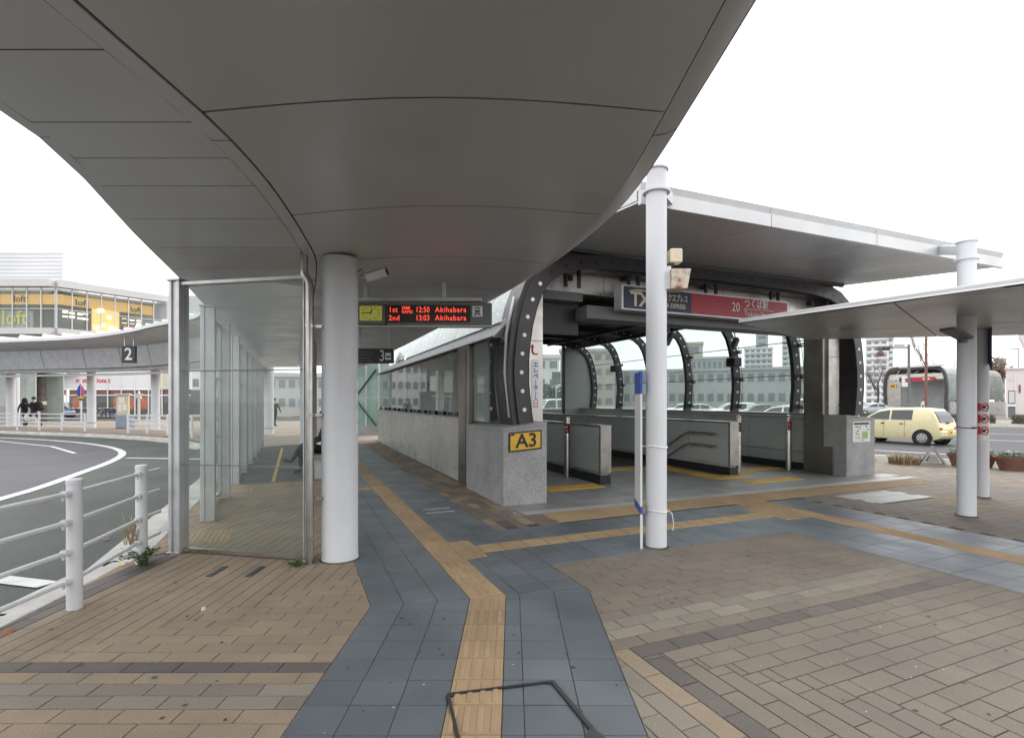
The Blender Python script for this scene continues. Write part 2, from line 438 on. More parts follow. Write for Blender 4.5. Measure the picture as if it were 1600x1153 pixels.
# kerbs
def kerb(name, pts, w=.16, step=.62, top=.006, side=1):
    root = None; segs = []
    base = MB()
    mesh_cache = None
    ob = None
    for a, b in zip(pts, pts[1:]):
        a = Vector((*a, 0)); b = Vector((*b, 0)); L = (b - a).length; n = max(1, round(L / step)); d = (b - a) / L
        nr = Vector((-d.y, d.x, 0)) * side
        for i in range(n):
            segs.append((a + d * (L * (i + .5) / n) + nr * (w / 2), L / n - .008, d, nr))
    g = MB()
    for a, b in zip(pts, pts[1:]):
        a = Vector((*a, 0)); b = Vector((*b, 0)); d = (b - a).normalized(); nr = Vector((-d.y, d.x, 0)) * side
        g.box((a + b) / 2 + nr * (w + .17) + Z * -.14, ((b - a).length + .02, .36, .09), d, nr)
    root = struct(g.build(name, M['kerb']))
    for c, L, d, nr in segs:
        MB().bbox(c + Z * (top - .11), (L, w, .22), d, nr, r=.012).build('kerb_stone', M['kerb'], root)
kerb('kerb_near', KL)
kerb('kerb_far', KF, step=1.6)
kd = [RD(-26, 17.85)[:2], RD(18, 17.85)[:2]]
kerb('kerb_street', kd, step=1.0, w=.18)
kerb('kerb_street_opposite', [RD(-60, 47.2)[:2], RD(60, 47.2)[:2]], step=4, w=.2, top=.05, side=-1)

# painted markings
def stripe(pts, w, z, name, m=None):
    mb = MB(); L = []; Rr = []
    P = [Vector((*p, 0)) for p in pts]
    for i, p in enumerate(P):
        d = (P[min(i + 1, len(P) - 1)] - P[max(i - 1, 0)]).normalized(); nr = Vector((-d.y, d.x, 0)) * (w / 2)
        L.append(p + nr + Z * z); Rr.append(p - nr + Z * z)
    mb.grid([Rr, L])
    return struct(mb.build(name, m or M['roadpaint']))
def gpx(x, y, z=0):
    Y = 800 * (1.55 - z) / (y - 627); return ((x - 800) * Y / 800, Y)
isl = [gpx(x, y, -.12) for x, y in [(0, 780), (60, 763), (120, 741), (160, 727), (183, 717), (192, 710), (190, 705), (178, 700), (155, 695.5), (120, 691), (60, 686.5), (0, 684)]]
def smooth(p, it=2):
    for _ in range(it):
        q = [p[0]]
        for a, b in zip(p, p[1:]):
            q += [(a[0] * .75 + b[0] * .25, a[1] * .75 + b[1] * .25), (a[0] * .25 + b[0] * .75, a[1] * .25 + b[1] * .75)]
        p = q + [p[-1]]
    return p
isl = [(-6.6, 2.0)] + smooth(isl) + [(-40, 26)]
mbi = MB(); mbi.add([(x, y, -.116) for x, y in isl] + [(-40, 2, -.116)], [tuple(range(len(isl) + 1))])
struct(mbi.build('rotary_inner_road', M['asphalt_in']))
stripe(isl, .2, -.111, 'rotary_lane_line')
stripe([(-40, 25.0), (-28, 23.6), (-22.3, 21.9), (-17, 18.9), (-14, 16.4)], .12, -.108, 'rotary_outer_line')
for nm, a, b in [('rotary_bay_line', (197, 716), (262, 717)), ('rotary_bay_line', (262, 717), (320, 718)), ('rotary_stop_line', (-60, 899), (74, 915))]:
    stripe([gpx(*a, -.12), gpx(*b, -.12)], .17, -.106, nm)
for n, wd in ((21.1, .16), (30.2, .15), (36.2, .15), (45.9, .15), (18.6, .15)):
    stripe([RD(-60, n)[:2], RD(40, n)[:2]], wd, -.115, 'street_lane_line')

# ------------------------------------------------------------ pieces of the paving
def clip(poly, hps):
    for a, b, c in hps:
        out = []
        n = len(poly)
        for i in range(n):
            p = poly[i]; q = poly[(i + 1) % n]
            fp = a * p[0] + b * p[1] + c; fq = a * q[0] + b * q[1] + c
            if fp >= 0: out.append(p)
            if (fp >= 0) != (fq >= 0):
                k = fp / (fp - fq); out.append((p[0] + (q[0] - p[0]) * k, p[1] + (q[1] - p[1]) * k))
        poly = out
        if len(poly) < 3: return None
    a = 0
    for i in range(len(poly)):
        p = poly[i]; q = poly[(i + 1) % len(poly)]; a += p[0] * q[1] - p[1] * q[0]
    return poly if abs(a) > .0004 else None
def hp(p, q):                                                           # keeps the left side of p->q
    dx, dy = q[0] - p[0], q[1] - p[1]; L = math.hypot(dx, dy)
    return (-dy / L, dx / L, (dy * p[0] - dx * p[1]) / L)
def hps(ks, kt, c):                                                     # ks*s + kt*t + c >= 0 in the station frame
    a = ks * U.x + kt * V.x; b = ks * U.y + kt * V.y
    return (a, b, c - a * O0.x - b * O0.y)
def paver(mb, poly, dz=0.0, gap=.0026, ch=.0035, depth=.03, m=0):
    n = len(poly); ar = sum(poly[i][0] * poly[(i + 1) % n][1] - poly[i][1] * poly[(i + 1) % n][0] for i in range(n))
    if ar < 0: poly = poly[::-1]
    # drop near-coincident corners left over from clipping
    q = [p for i, p in enumerate(poly) if math.hypot(p[0] - poly[i - 1][0], p[1] - poly[i - 1][1]) > .004]
    if len(q) < 3: return
    poly = q; n = len(poly)
    def inset(k):
        r = []
        for i in range(n):
            p0, p1, p2 = poly[i - 1], poly[i], poly[(i + 1) % n]
            d1 = Vector((p1[0] - p0[0], p1[1] - p0[1])).normalized(); d2 = Vector((p2[0] - p1[0], p2[1] - p1[1])).normalized()
            n1 = Vector((-d1.y, d1.x)); n2 = Vector((-d2.y, d2.x)); m_ = n1 + n2; den = max(m_.dot(n1), .35)
            r.append((p1[0] + m_.x * k / den, p1[1] + m_.y * k / den))
        return r
    a = inset(gap); b = inset(gap + ch)
    vs = [(x, y, -depth) for x, y in a] + [(x, y, dz - .0025) for x, y in a] + [(x, y, dz) for x, y in b]
    fs = []
    for k in (0, 1):
        for i in range(n):
            j = (i + 1) % n; fs.append((k * n + i, k * n + j, (k + 1) * n + j, (k + 1) * n + i))
    fs.append(tuple(range(2 * n, 3 * n)))
    mb.add(vs, fs, m)
def lay(parent, name, items, limit, mats, **kw):
    """items: (poly, material index). The nearest `limit` become objects, the rest one joined part."""
    items = [(p, m) for p, m in items if p]
    items.sort(key=lambda q: (sum(v[0] for v in q[0]) / len(q[0])) ** 2 + (sum(v[1] for v in q[0]) / len(q[0]) + .0) ** 2 + (0 if min(v[1] for v in q[0]) > 2.1 else 900))
    for p, m in items[:limit]:
        mb = MB(); paver(mb, p, random.uniform(-.0012, .0012), **kw)
        mb.build(name, mats[m], parent)
    rest = items[limit:]
    if rest:
        mb = MB()
        for p, m in rest: paver(mb, p, random.uniform(-.0012, .0012), m=m, **kw)
        mb.build(name + '_field', mats, parent, kind='stuff')
BM = [M['brick_tan'], M['brick_brown'], M['brick_dark'], M['brick_light'], M['brick_orange']]

# --- left of the path
items = []
bl, bw = .30, .1165
bend = lambda x: 3.88 + .2035 * (x + 1.07)
def left_clip(poly):
    cy = sum(p[1] for p in poly) / len(poly); cx = sum(p[0] for p in poly) / len(poly)
    h = [hps(1, 0, 4.2)] if cy > 5.0 else [hp((-3.35, 1.0)[::1], (-3.45, 3.0)) if cy < 2.9 else hp((-3.45, 3.0), (-3.7, 4.96))]
    if cy <= 5.0: h = [tuple(-q for q in h[0])]
    h += [(-1, 0, -1.07)] if cy < 3.88 else [hps(-1, 0, -2.303)]
    return clip(poly, h + [hps(0, -1, 3.78)])
x0c, y0c = -2.89, 3.05
def mleft(k, cx, cy):
    if cx < -3.45: return 4
    return 0
for k in range(-20, 60):                                                # courses along X
    ya = y0c + k * bw; xs = x0c + k * bw if k >= 0 else -4.2
    if ya < 1.2: continue
    xa = -6 + (k % 2) * bl / 2
    while xa < -1.0:
        xb = xa + bl; xl = max(xa, xs)
        m = 2 if k == -1 else 3 if k in (-3, -4) else 0 if k < -4 else mleft(k, (xl + xb) / 2, ya)
        if xb - xl > .012: items.append((left_clip([(xl, ya), (xb, ya), (xb, ya + bw), (xl, ya + bw)]), m))
        xa = xb
for k in range(-48, 50):                                                # courses along Y
    xa = x0c + k * bw; ys = y0c + (k + 1) * bw if k >= 0 else y0c
    ya = .2 + (k % 2) * bl / 2
    while ya < 11.5:
        yb = ya + bl; yl = max(ya, ys); cx = xa + bw / 2
        m = 2 if -3.56 < cx < -3.34 and yl < 5 else (4 if cx < -3.5 else mleft(k, cx, yl))
        if yb - yl > .012: items.append((left_clip([(xa, yl), (xa + bw, yl), (xa + bw, yb), (xa, yb)]), m))
        ya = yb
# --- strip between path and station wall
def rect(s0, s1, t0, t1): return [tuple(W(s, t)[:2]) for s, t in ((s0, t0), (s1, t0), (s1, t1), (s0, t1))]
for i in range(0, 52):
    for j in range(5):
        t0 = -1.27 + i * .3 + (j % 2) * .15; s0 = -.603 + j * .15
        hh = [hps(0, 1, 1.27), hps(-1, 0, .08)] if t0 > -.72 else [hps(0, 1, 1.27), hps(-1, 0, .3)]
        items.append((clip(rect(s0, s0 + .15, t0, t0 + .3), hh + [hps(0, -1, 14)]), 2 if j == 1 and i < 1 else (1 if random.random() < .5 else 0)))
for i in range(5):
    for j in range(2):
        items.append((rect(.0 + j * .15, .15 + j * .15, -1.27 + i * .125, -1.27 + (i + 1) * .125), 1))
lay(pav, 'brick', items, 300, BM)

# --- right of the path
items = []
def right_clip(poly):
    cy = sum(p[1] for p in poly) / len(poly); cx = sum(p[0] for p in poly) / len(poly)
    h = [(1, 0, -.63)] if cy < bend(.63) else [hps(1, 0, .603)]
    return clip(poly, h + [hps(0, -1, -2.68), hps(-1, 0, 2.6)])
pav2 = struct(MB().prism([W(-.8, -2.7)[:2], W(-.8, -7.5)[:2], W(2.58, -9)[:2], W(2.58, -2.7)[:2]], -.05, -.0065).build('brick_pavement_by_column', M['joint']))
rb = .13; s0c, t0c = -.9, -4.33
for k in range(-14, 36):                                                # courses along u
    tb = t0c - k * rb; ss = s0c + k * rb if k >= -4 else -1.6
    sa = -3 + (k % 2) * .15
    while sa < 2.7:
        sb = sa + .3; sl_ = max(sa, ss)
        m = 2 if k == 0 else 3 if k in (-2, -3) else 1
        if sb - sl_ > .012: items.append((right_clip(rect(sl_, sb, tb - rb, tb)), m))
        sa = sb
for k in range(-12, 36):                                                # courses along v
    sa = s0c + k * rb; ts = t0c - (k + 1) * rb if k >= -4 else t0c + 3 * rb
    ta = 0 - (k % 2) * .15
    while ta > -8:
        tb = min(ta, ts); te = ta - .3
        m = 2 if k == 0 else 3 if k in (-2, -3, -4) else 0 if k == -1 else 1
        if tb - te > .012: items.append((right_clip(rect(sa, sa + rb, te, tb)), m))
        ta = te
lay(pav2, 'brick', items, 300, BM)

# --- forecourt towards the street
items = []
pav3 = struct(MB().prism([W(4.53, -8.5)[:2], W(8.4, -9)[:2], RD(6, 17.8)[:2], RD(-4, 17.8)[:2], W(8.95, 2.2)[:2], W(8.95, -.5)[:2], W(4.53, -1.25)[:2]], -.05, -.0065).build('brick_pavement_by_street', M['joint']))
hpn = (-n45.x, -n45.y, 17.84)
for r in range(-60, 20):
    ta = r * .15; off = (r % 2) * .15
    for c in range(15, 44):
        sa = c * .3 + off
        if ta > -1.3 and sa < 8.3: continue
        if ta > -.2 and sa < 8.4: continue
        sm, tm = sa + .15, ta + .07
        if 5.25 < sm < 6.75 and -2.05 < tm < -1.35: continue
        x, y = W(sm, tm)[:2]
        if y < .6 * x or y < 3: continue
        m = 0 if math.sin(sm * 2.1) > .2 and random.random() < .5 else 1
        if r == -8 or (r == 4): m = 3
        items.append((clip(rect(sa, sa + .3, ta, ta + .15), [hpn, hps(1, 0, -4.55)]), m))
lay(pav3, 'brick', items, 60, BM)
sl = []
for i in range(4):
    for j in range(2):
        sl.append((rect(5.3 + i * .36, 5.66 + i * .36, -2.02 + j * .34, -1.68 + j * .34), 0))
lay(pav3, 'stone_slab', sl, 20, [M['slab_light']])

# --- blue path
path = struct(MB().prism([(-1.07, 1), (.63, 1), (.63, 4.2), W(-.6, -2.68)[:2], W(2.6, -2.68)[:2], W(2.6, -9)[:2], W(4.55, -9)[:2], W(4.55, -1.27)[:2], W(-.6, -1.27)[:2], W(-.6, 14)[:2], W(-2.3, 14)[:2], (-1.07, 3.88)], -.05, -.006).build('blue_tiled_path', M['joint']))
items = []
hb = hp((0, bend(0)), (1, bend(1)))
for (xa, xb) in ((-1.07, -.83), (-.83, -.58), (-.58, -.33), (-.05, .06), (.06, .34), (.34, .63)):
    k = 0
    while 1.2 + k * .236 < 4.4:
        ya = 1.2 + k * .236; k += 1
        items.append((clip([(xa, ya), (xb, ya), (xb, ya + .236), (xa, ya + .236)], [tuple(-q for q in hb)]), 0))
for (sa, sb) in ((-2.303, -2.06), (-2.06, -1.81), (-1.81, -1.563), (-1.283, -1.17), (-1.17, -.89), (-.89, -.603)):
    k = 0
    while -4.2 + k * .236 < 13.9:
        ta = -4.2 + k * .236; k += 1
        if sb < -1.5 and sa < -1.56 and 2.2 < ta + .118 < 2.5: continue
        pieces = [(ta, ta + .236)]
        if sa > -1.3:                                                    # junction of tactile strips cut out
            lim = [(-9, -2.2), (-1.55, 20)] if sb <= -1.05 else [(-9, -2.2), (-1.55, 20)] if sb < -1.1 else [(-9, -2.05), (-1.78, 20)]
            pieces = [(max(a, l0), min(b, l1)) for a, b in pieces for l0, l1 in lim if min(b, l1) - max(a, l0) > .03]
        for a, b in pieces: items.append((clip(rect(sa, sb, a, b), [hb]), 0))
def tiles(s0, s1, t0, t1, ds=.29, dt=.29):
    ns = max(1, round((s1 - s0) / ds)); nt_ = max(1, round((t1 - t0) / dt))
    for i in range(ns):
        for j in range(nt_):
            items.append((rect(s0 + (s1 - s0) * i / ns, s0 + (s1 - s0) * (i + 1) / ns, t0 + (t1 - t0) * j / nt_, t0 + (t1 - t0) * (j + 1) / nt_), 0))
tiles(-.603, 2.6, -2.68, -2.05); tiles(-.603, 2.6, -1.78, -1.27)
tiles(2.6, 3.1, -2.25, -2.05); tiles(2.6, 3.1, -1.78, -1.27); tiles(2.6, 3.55, -9, -2.25); tiles(3.85, 4.55, -9, -1.5)
tiles(3.1, 3.3, -1.5, -1.27); tiles(3.9, 4.55, -1.5, -1.27)
lay(path, 'tile', items, 300, [M['blue_tile']], gap=.002, ch=.003)

# --- tactile strips
def tile_line():
    mb = MB(); mb.bbox((0, 0, -.012), (.985, .985, .03), r=.006)
    for i in range(4):
        x = -.36 + i * .24
        P = [(x - .055, -.44, .0032), (x + .055, -.44, .0032), (x + .055, .44, .0032), (x - .055, .44, .0032)]
        Q = [(x - .035, -.42, .009), (x + .035, -.42, .009), (x + .035, .42, .009), (x - .035, .42, .009)]
        mb.add(P + Q, [(0, 1, 5, 4), (1, 2, 6, 5), (2, 3, 7, 6), (3, 0, 4, 7), (4, 5, 6, 7)])
    return mb
def tile_dot():
    mb = MB(); mb.bbox((0, 0, -.012), (.985, .985, .03), r=.006)
    for i in range(5):
        for j in range(5):
            x, y = -.38 + i * .19, -.38 + j * .19
            P = []; 
            for r_, zz in ((.062, .0032), (.035, .009)):
                for k in range(6):
                    q = k * math.pi / 3; P.append((x + r_ * math.cos(q), y + r_ * math.sin(q), zz))
            mb.add(P, [(k, (k + 1) % 6, 6 + (k + 1) % 6, 6 + k) for k in range(6)] + [tuple(range(6, 12))])
    return mb
ML = tile_line().mesh('tile', M['tactile']); MD = tile_dot().mesh('tile', M['tactile'])
MDY = tile_dot().mesh('tile', M['tactile_yellow']); MLY = tile_line().mesh('tile', M['tactile_yellow'])
tac = struct(MB().prism([(-.33, 1.2), (-.05, 1.2), (-.05, 4.06), W(-1.283, 14)[:2], W(-1.563, 14)[:2], (-.33, 4.03)], -.05, -.0055).build('tactile_paving', M['joint']))
tw = MB()
for poly in ([(-.33, 4.03), (-.05, 4.03), (-.05, 4.087)], [(-.33, 4.03), (-.05, 4.087), W(-1.283, -3.17)[:2]]): tw.prism(poly, -.02, .001)
tw.build('tile', M['tactile'], tac)
def lay_tile(me, c, sx, sy, rz):
    o = link('tile', me, tac, local=True)
    o.location = (c[0], c[1], .0); o.scale = (sx, sy, 1); o.rotation_euler = (0, 0, rz)
k = 0
while 4.03 - k * .236 > 1.3:
    lay_tile(ML, (-.19, 4.03 - (k + .5) * .236), .28, .236, 0); k += 1
def run_t(s0, s1, t0, t1, me, n, along='t'):
    for i in range(n):
        if along == 't':
            a = t0 + (t1 - t0) * i / n; b = t0 + (t1 - t0) * (i + 1) / n
            lay_tile(me, W((s0 + s1) / 2, (a + b) / 2), s1 - s0, b - a, A23)
        else:
            a = s0 + (s1 - s0) * i / n; b = s0 + (s1 - s0) * (i + 1) / n
            lay_tile(me, W((a + b) / 2, (t0 + t1) / 2), t1 - t0, b - a, A23 + math.pi / 2)
run_t(-1.563, -1.283, -3.17, -2.2, ML, 4)
for s0, s1 in ((-1.563, -1.306), (-1.306, -1.05)): run_t(s0, s1, -2.2, -1.55, MD, 2)
run_t(-1.563, -1.283, -1.55, 13.9, ML, 60)
run_t(-2.3, -1.563, 2.2, 2.5, MD, 3, 's')
run_t(-1.05, 3.1, -2.05, -1.78, ML, 16, 's')
for i in range(3): run_t(3.1 + i * .25, 3.35 + i * .25, -2.25, -1.5, MD, 3)
run_t(3.3, 3.9, -1.5, -1.18, MD, 2, 's')
run_t(3.55, 3.85, -9, -2.25, ML, 24)
for i in range(2): run_t(.3, 8.5, -1.18 + i * .265, -.915 + i * .265, MD, 31, 's')
for i in range(2): run_t(-4.05 + i * .28, -3.77 + i * .28, -.55, .05, MD, 2)
for i in range(2): run_t(-4.05 + i * .28, -3.77 + i * .28, 2.85, 3.3, MD, 2)

# --- station floor (granite slabs round the stair opening)
stf = MB()
for s0, s1, t0, t1 in ((-.05, 8.9, -.65, .0), (.0, 2.62, .0, 11.2), (5.55, 8.75, .0, 11.2), (2.62, 5.55, .0, 3.2)):
    stf.boxst(s0, s1, t0, t1, -.06, -.0045)
stf = struct(stf.build('station_floor', M['joint']))
items = []
def slabs(s0, s1, t0, t1, m=0, ds=.6, dt=.45):
    ns = max(1, round((s1 - s0) / ds)); nt_ = max(1, round((t1 - t0) / dt))
    for i in range(ns):
        for j in range(nt_):
            items.append((rect(s0 + (s1 - s0) * i / ns, s0 + (s1 - s0) * (i + 1) / ns, t0 + (t1 - t0) * j / nt_, t0 + (t1 - t0) * (j + 1) / nt_), m))
slabs(-.05, 8.9, -.65, -.45, 1, .9); slabs(-.05, 8.9, -.45, 0, 0); slabs(.72, 2.62, 0, 11); slabs(2.62, 5.55, 0, 3.2); slabs(5.55, 7.75, 0, 11)
lay(stf, 'slab', items, 300, [M['slab'], M['slab_light']], gap=.0015, ch=.002)
ytac = struct(MB().boxst(1.3, 2.4, .9, 1.25, .0, .0015).build('yellow_tactile_paving', M['joint']))
def ylay(s0, s1, t0, t1, ns, nt_, me=None):
    for i in range(ns):
        for j in range(nt_):
            o = link('tile', me or MDY, ytac, local=True)
            c = W(s0 + (s1 - s0) * (i + .5) / ns, t0 + (t1 - t0) * (j + .5) / nt_)
            o.location = (c.x, c.y, .006); o.scale = ((s1 - s0) / ns, (t1 - t0) / nt_, 1); o.rotation_euler = (0, 0, A23)
ylay(1.2, 2.35, .85, 1.25, 4, 1); ylay(2.85, 5.4, 2.6, 2.95, 8, 1); ylay(4.9, 5.3, 1.15, 2.6, 1, 5, MLY); ylay(4.9, 5.9, .75, 1.15, 3, 1)
ylay(6.1, 7.5, 1.4, 1.75, 5, 1); ylay(5.1, 6.5, .1, .4, 5, 1)

# waiting area surface with painted queue lines
struct(MB().boxst(-4.19, -2.305, 3.79, 12.3, -.05, .0).build('waiting_area_floor', M['asphalt_in']))
for s in (-3.95, -3.25, -2.55):
    struct(MB().boxst(s, s + .07, 3.9, 11.5, -.002, .004).build('queue_line', M['tactile_yellow']))

# covers let into the paving
cov = thing('access_cover', 'steel angle frame of an access cover sunk in the blue path', 'access cover', (0, 2.4, 0))
C1, C2, C3, C4 = [Vector(p) for p in ((-.337, 2.70, 0), (.222, 2.825, 0), (.42, 2.3, 0), (-.235, 2.3, 0))]
for a, b, wd in ((C1, C2, .012), (C2, C3, .022), (C1, C4, .016)):
    d = (b - a).normalized(); MB().box((a + b) / 2 + Z * .006, ((b - a).length, wd, .013), d, Vector((-d.y, d.x, 0))).build('frame_bar', M['dark_metal'], cov)
for p, q in ((C1, 1), (C2, -1)):
    MB().prism([(p.x - .03 * (q < 0), p.y - .02), (p.x + .03 * (q > 0), p.y - .02), (p.x + .012 * q, p.y + .004)], .0, .0135).build('corner_plate', M['dark_metal'], cov)
C5 = Vector((.385, 2.37, 0)); MB().prism([(C5.x - .06, C5.y - .05), (C5.x + .05, C5.y - .05), (C5.x + .03, C5.y + .0), (C5.x - .02, C5.y + .04)], .0, .014).build('corner_plate', M['dark_metal'], cov)
cov = thing('brick_cover', 'inspection cover filled with tan bricks between two dark slots', 'inspection cover', (-2.5, 4.66, 0))
for x in (-2.69, -2.34): MB().bbox((x, 4.67, .002), (.05, .27, .008), r=.002).build('slot_frame', M['dark_metal'], cov)
cov = thing('path_cover', 'flush cover on blue path edged by two thin metal strips', 'cover', W(-.95, .15))
for t in (-.02, .22): MB().boxst(-1.15, -.75, t, t + .015, -.001, .005).build('metal_strip', M['alu'], cov)

def spots(parent, name, n, m, r0, r1, seed, region):
    rnd = random.Random(seed); mb = MB()
    for k in range(n):
        x, y = region(rnd); r_ = rnd.uniform(r0, r1); q = []
        for i in range(7):
            a = i * 2 * math.pi / 7; rr = r_ * rnd.uniform(.7, 1.15); q.append((x + rr * math.cos(a), y + rr * math.sin(a) * 1.0, .0022))
        mb.add(q, [tuple(range(7))])
    mb.build(name, m, parent, kind='stuff')
spots(path, 'gum_spots', 30, M['gum'], .006, .016, 3, lambda r: (r.choice((r.uniform(-1.02, -.36), r.uniform(.0, .6))), r.uniform(1.9, 3.85)))
spots(path, 'pale_specks', 12, M['speck'], .003, .008, 4, lambda r: (r.choice((r.uniform(-1.02, -.36), r.uniform(.0, .6))), r.uniform(1.9, 3.85)))
spots(pav, 'gum_spots', 35, M['gum'], .006, .018, 5, lambda r: (r.uniform(-3.2, -1.2), r.uniform(2.2, 4.8)))
spots(pav2, 'gum_spots', 70, M['gum'], .006, .016, 6, lambda r: tuple(W(r.uniform(-.4, 2.4), r.uniform(-5.6, -2.8))[:2]))
spots(pav2, 'pale_specks', 40, M['speck'], .003, .009, 7, lambda r: tuple(W(r.uniform(-.4, 2.4), r.uniform(-5.6, -2.8))[:2]))
# ============================================================ CURVED CANOPY OVERHEAD
def lerp_pts(pts):
    def f(y):
        if y <= pts[0][0]: return pts[0][1]
        for (a, xa), (b, xb) in zip(pts, pts[1:]):
            if y <= b:
                k = (y - a) / (b - a)
                return xa + (xb - xa) * k
        return xb - .4245 * (y - b)
    return f
def smoothf(f, w=.5):
    return lambda y: (f(y - w) + 2 * f(y) + f(y + w)) / 4 if y > -3 else f(y)
XE = smoothf(lerp_pts([(2.3, .89), (3.3, .88), (4.0, .81), (4.53, .69), (5.69, .36), (6.8, -.06), (7.6, -.36)]), .35)
XI = lambda y: XE(y) - .14
XS = smoothf(lerp_pts([(1.8, -1.53), (2.6, -1.49), (3.2, -1.54), (3.9, -1.665), (4.98, -1.9), (6.0, -2.3)]), .25)
XT = lambda y: XS(y) - .105
XL = smoothf(lerp_pts([(1.5, -2.42), (2.451, -2.44), (2.654, -2.488), (2.932, -2.584), (3.228, -2.703), (3.648, -2.896), (4.358, -3.21), (5.714, -3.75)]), .4)
XM = lambda y: XL(y) + .075
ZC = 2.95
def zc(wv): return ZC + .07 * math.sin(math.pi * max(0, min(1, wv)))
can = thing('curved_canopy', 'large curved grey metal canopy roof overhead above the blue path', 'canopy', (-1.7, 4.94, 2.95))
def strip_panel(name, fa, fb, ya, yb, nx, ny, zf, gap=.006, th=.012, m=None):
    mb = MB(); top = []; bot = []
    ya += gap; yb -= gap
    for j in range(ny + 1):
        y = ya + (yb - ya) * j / ny
        a = fa(y) + gap; b = fb(y) - gap
        row = [Vector((a + (b - a) * i / nx, y, zf((i / nx)))) for i in range(nx + 1)]
        bot.append(row); top.append([p + Z * th for p in row])
    mb.grid([r[::-1] for r in bot]); mb.grid(top)
    for r, q in ((bot[0], top[0]), (bot[-1][::-1], top[-1][::-1])): mb.grid([r, q])
    mb.grid([[r[0] for r in top], [r[0] for r in bot]]); mb.grid([[r[-1] for r in bot], [r[-1] for r in top]])
    return mb.build(name, m or M['soffit'], can, smooth=True)
flat = lambda k: ZC
wing_y = [-4, -2, -.2, .9, 1.5, 2.04, 2.57, 2.95, 3.33, 3.93, 4.67, 5.41, 6.15, 6.9, 7.7, 8.6, 9.6, 10.7, 12, 13.4, 15, 16.8, 18.8, 21]
for a, b in zip(wing_y, wing_y[1:]): strip_panel('soffit_panel', XM, XT, a, b, 6, max(2, int((b - a) / .35)), flat, gap=.0045)
main_y = [-4, -2.6, -1.25, -.05, 1.15, 2.48, 3.85, 5.2, 6.5, 7.8, 9.1, 10.4, 11.8, 13.2, 14.8, 16.6, 18.6, 21]
for a, b in zip(main_y, main_y[1:]): strip_panel('soffit_panel', XS, XI, a, b, 12, max(3, int((b - a) / .25)), zc, gap=.007)
sp_y = [-4, 0, 2.74, 5.3, 8, 11, 14, 17.5, 21]
for a, b in zip(sp_y, sp_y[1:]):
    strip_panel('spine_panel', XT, XS, a, b, 1, int((b - a) / .25), lambda k: ZC - .006, gap=.0045)
    strip_panel('edge_panel', XI, XE, a, b, 2, int((b - a) / .2), lambda k: ZC + .02 + .035 * k * k, gap=.008)
    strip_panel('edge_panel', XL, XM, a, b, 1, int((b - a) / .5), lambda k: ZC + .012, gap=.003)
# dark void above the seams, roof skin and rims
mb = MB(); P = []; Q = []
N = 60
for j in range(N + 1):
    y = -4 + 25 * j / N
    P.append([Vector((XL(y) + .03, y, ZC + .1)), Vector((XS(y), y, ZC + .1)), Vector(((XS(y) + XE(y)) / 2, y, ZC + .13)), Vector((XE(y) - .05, y, ZC + .1))])
    Q.append([p + Z * .16 for p in P[-1]])
mb.grid([r[::-1] for r in P]); mb.grid(Q)
mb.grid([[r[0] for r in Q], [r[0] for r in P]]); mb.grid([[r[-1] for r in P], [r[-1] for r in Q]]); mb.grid([P[0], Q[0]]); mb.grid([P[-1][::-1], Q[-1][::-1]])
mb.build('roof_deck', M['soffit_dark'], can)
for f, sgn in ((XL, -1), (XE, 1)):
    mb = MB(); rows = []
    for j in range(N * 2 + 1):
        y = -4 + 25 * j / (N * 2); x = f(y)
        z0 = ZC + (.012 if sgn < 0 else .055)
        rows.append([Vector((x - .004 * sgn, y, z0)), Vector((x + .03 * sgn, y, z0 + .05)), Vector((x + .01 * sgn, y, z0 + .2)), Vector((x - .08 * sgn, y, z0 + .25)), Vector((x - .09 * sgn, y, z0 + .03))])
    mb.grid(rows if sgn < 0 else [r[::-1] for r in rows])
    mb.build('rim', M['soffit'], can, smooth=True)

# round column with its rainwater pipe
c0 = Vector((-1.70, 5.06, 0))
t = thing('canopy_column', 'thick white round column beside glass shelter carrying curved canopy', 'column', c0)
MB().lathe(c0, [(.178, -.02), (.178, .02), (.172, .03), (.172, 2.6), (.172, 2.955)], 40).build('shaft', M['white_dirty'], t, smooth=True)
MB().lathe(c0, [(.2, -.02), (.19, .006), (.175, .012)], 24).build('base_sealant', M['joint'], t)
st_ = MB()
for k, zz in enumerate((1.72, 1.58, 1.42, 1.28)):
    a = R(-8); p = c0 + Vector((math.cos(a) * .174, math.sin(a) * .174, zz))
    st_.box(p, (.002, .05, .1), Vector((math.cos(a), math.sin(a), 0)), Vector((-math.sin(a), math.cos(a), 0)))
st_.build('sticker', M['sign_white'], t)
pp_ = thing('rainwater_pipe', 'slim stainless rainwater pipe clipped to the thick white column', 'pipe', (-1.9, 4.9, 0))
px_, py_ = -1.935, 4.90
MB().tube([(px_, py_, -.005), (px_, py_, 2.66), (px_ - .01, py_, 2.70), (px_ - .05, py_, 2.76), (px_ - .055, py_, 2.80), (px_ - .055, py_, 2.945)], .036, 14).build('pipe', M['steel'], pp_, smooth=True)
for zz in (.62, 1.42, 2.27):
    b = MB(); b.cyl((px_, py_, zz - .015), (px_, py_, zz + .015), .042, n=14); b.box((px_ + .06, py_ + .02, zz), (.1, .015, .025))
    b.build('clip', M['steel'], pp_)

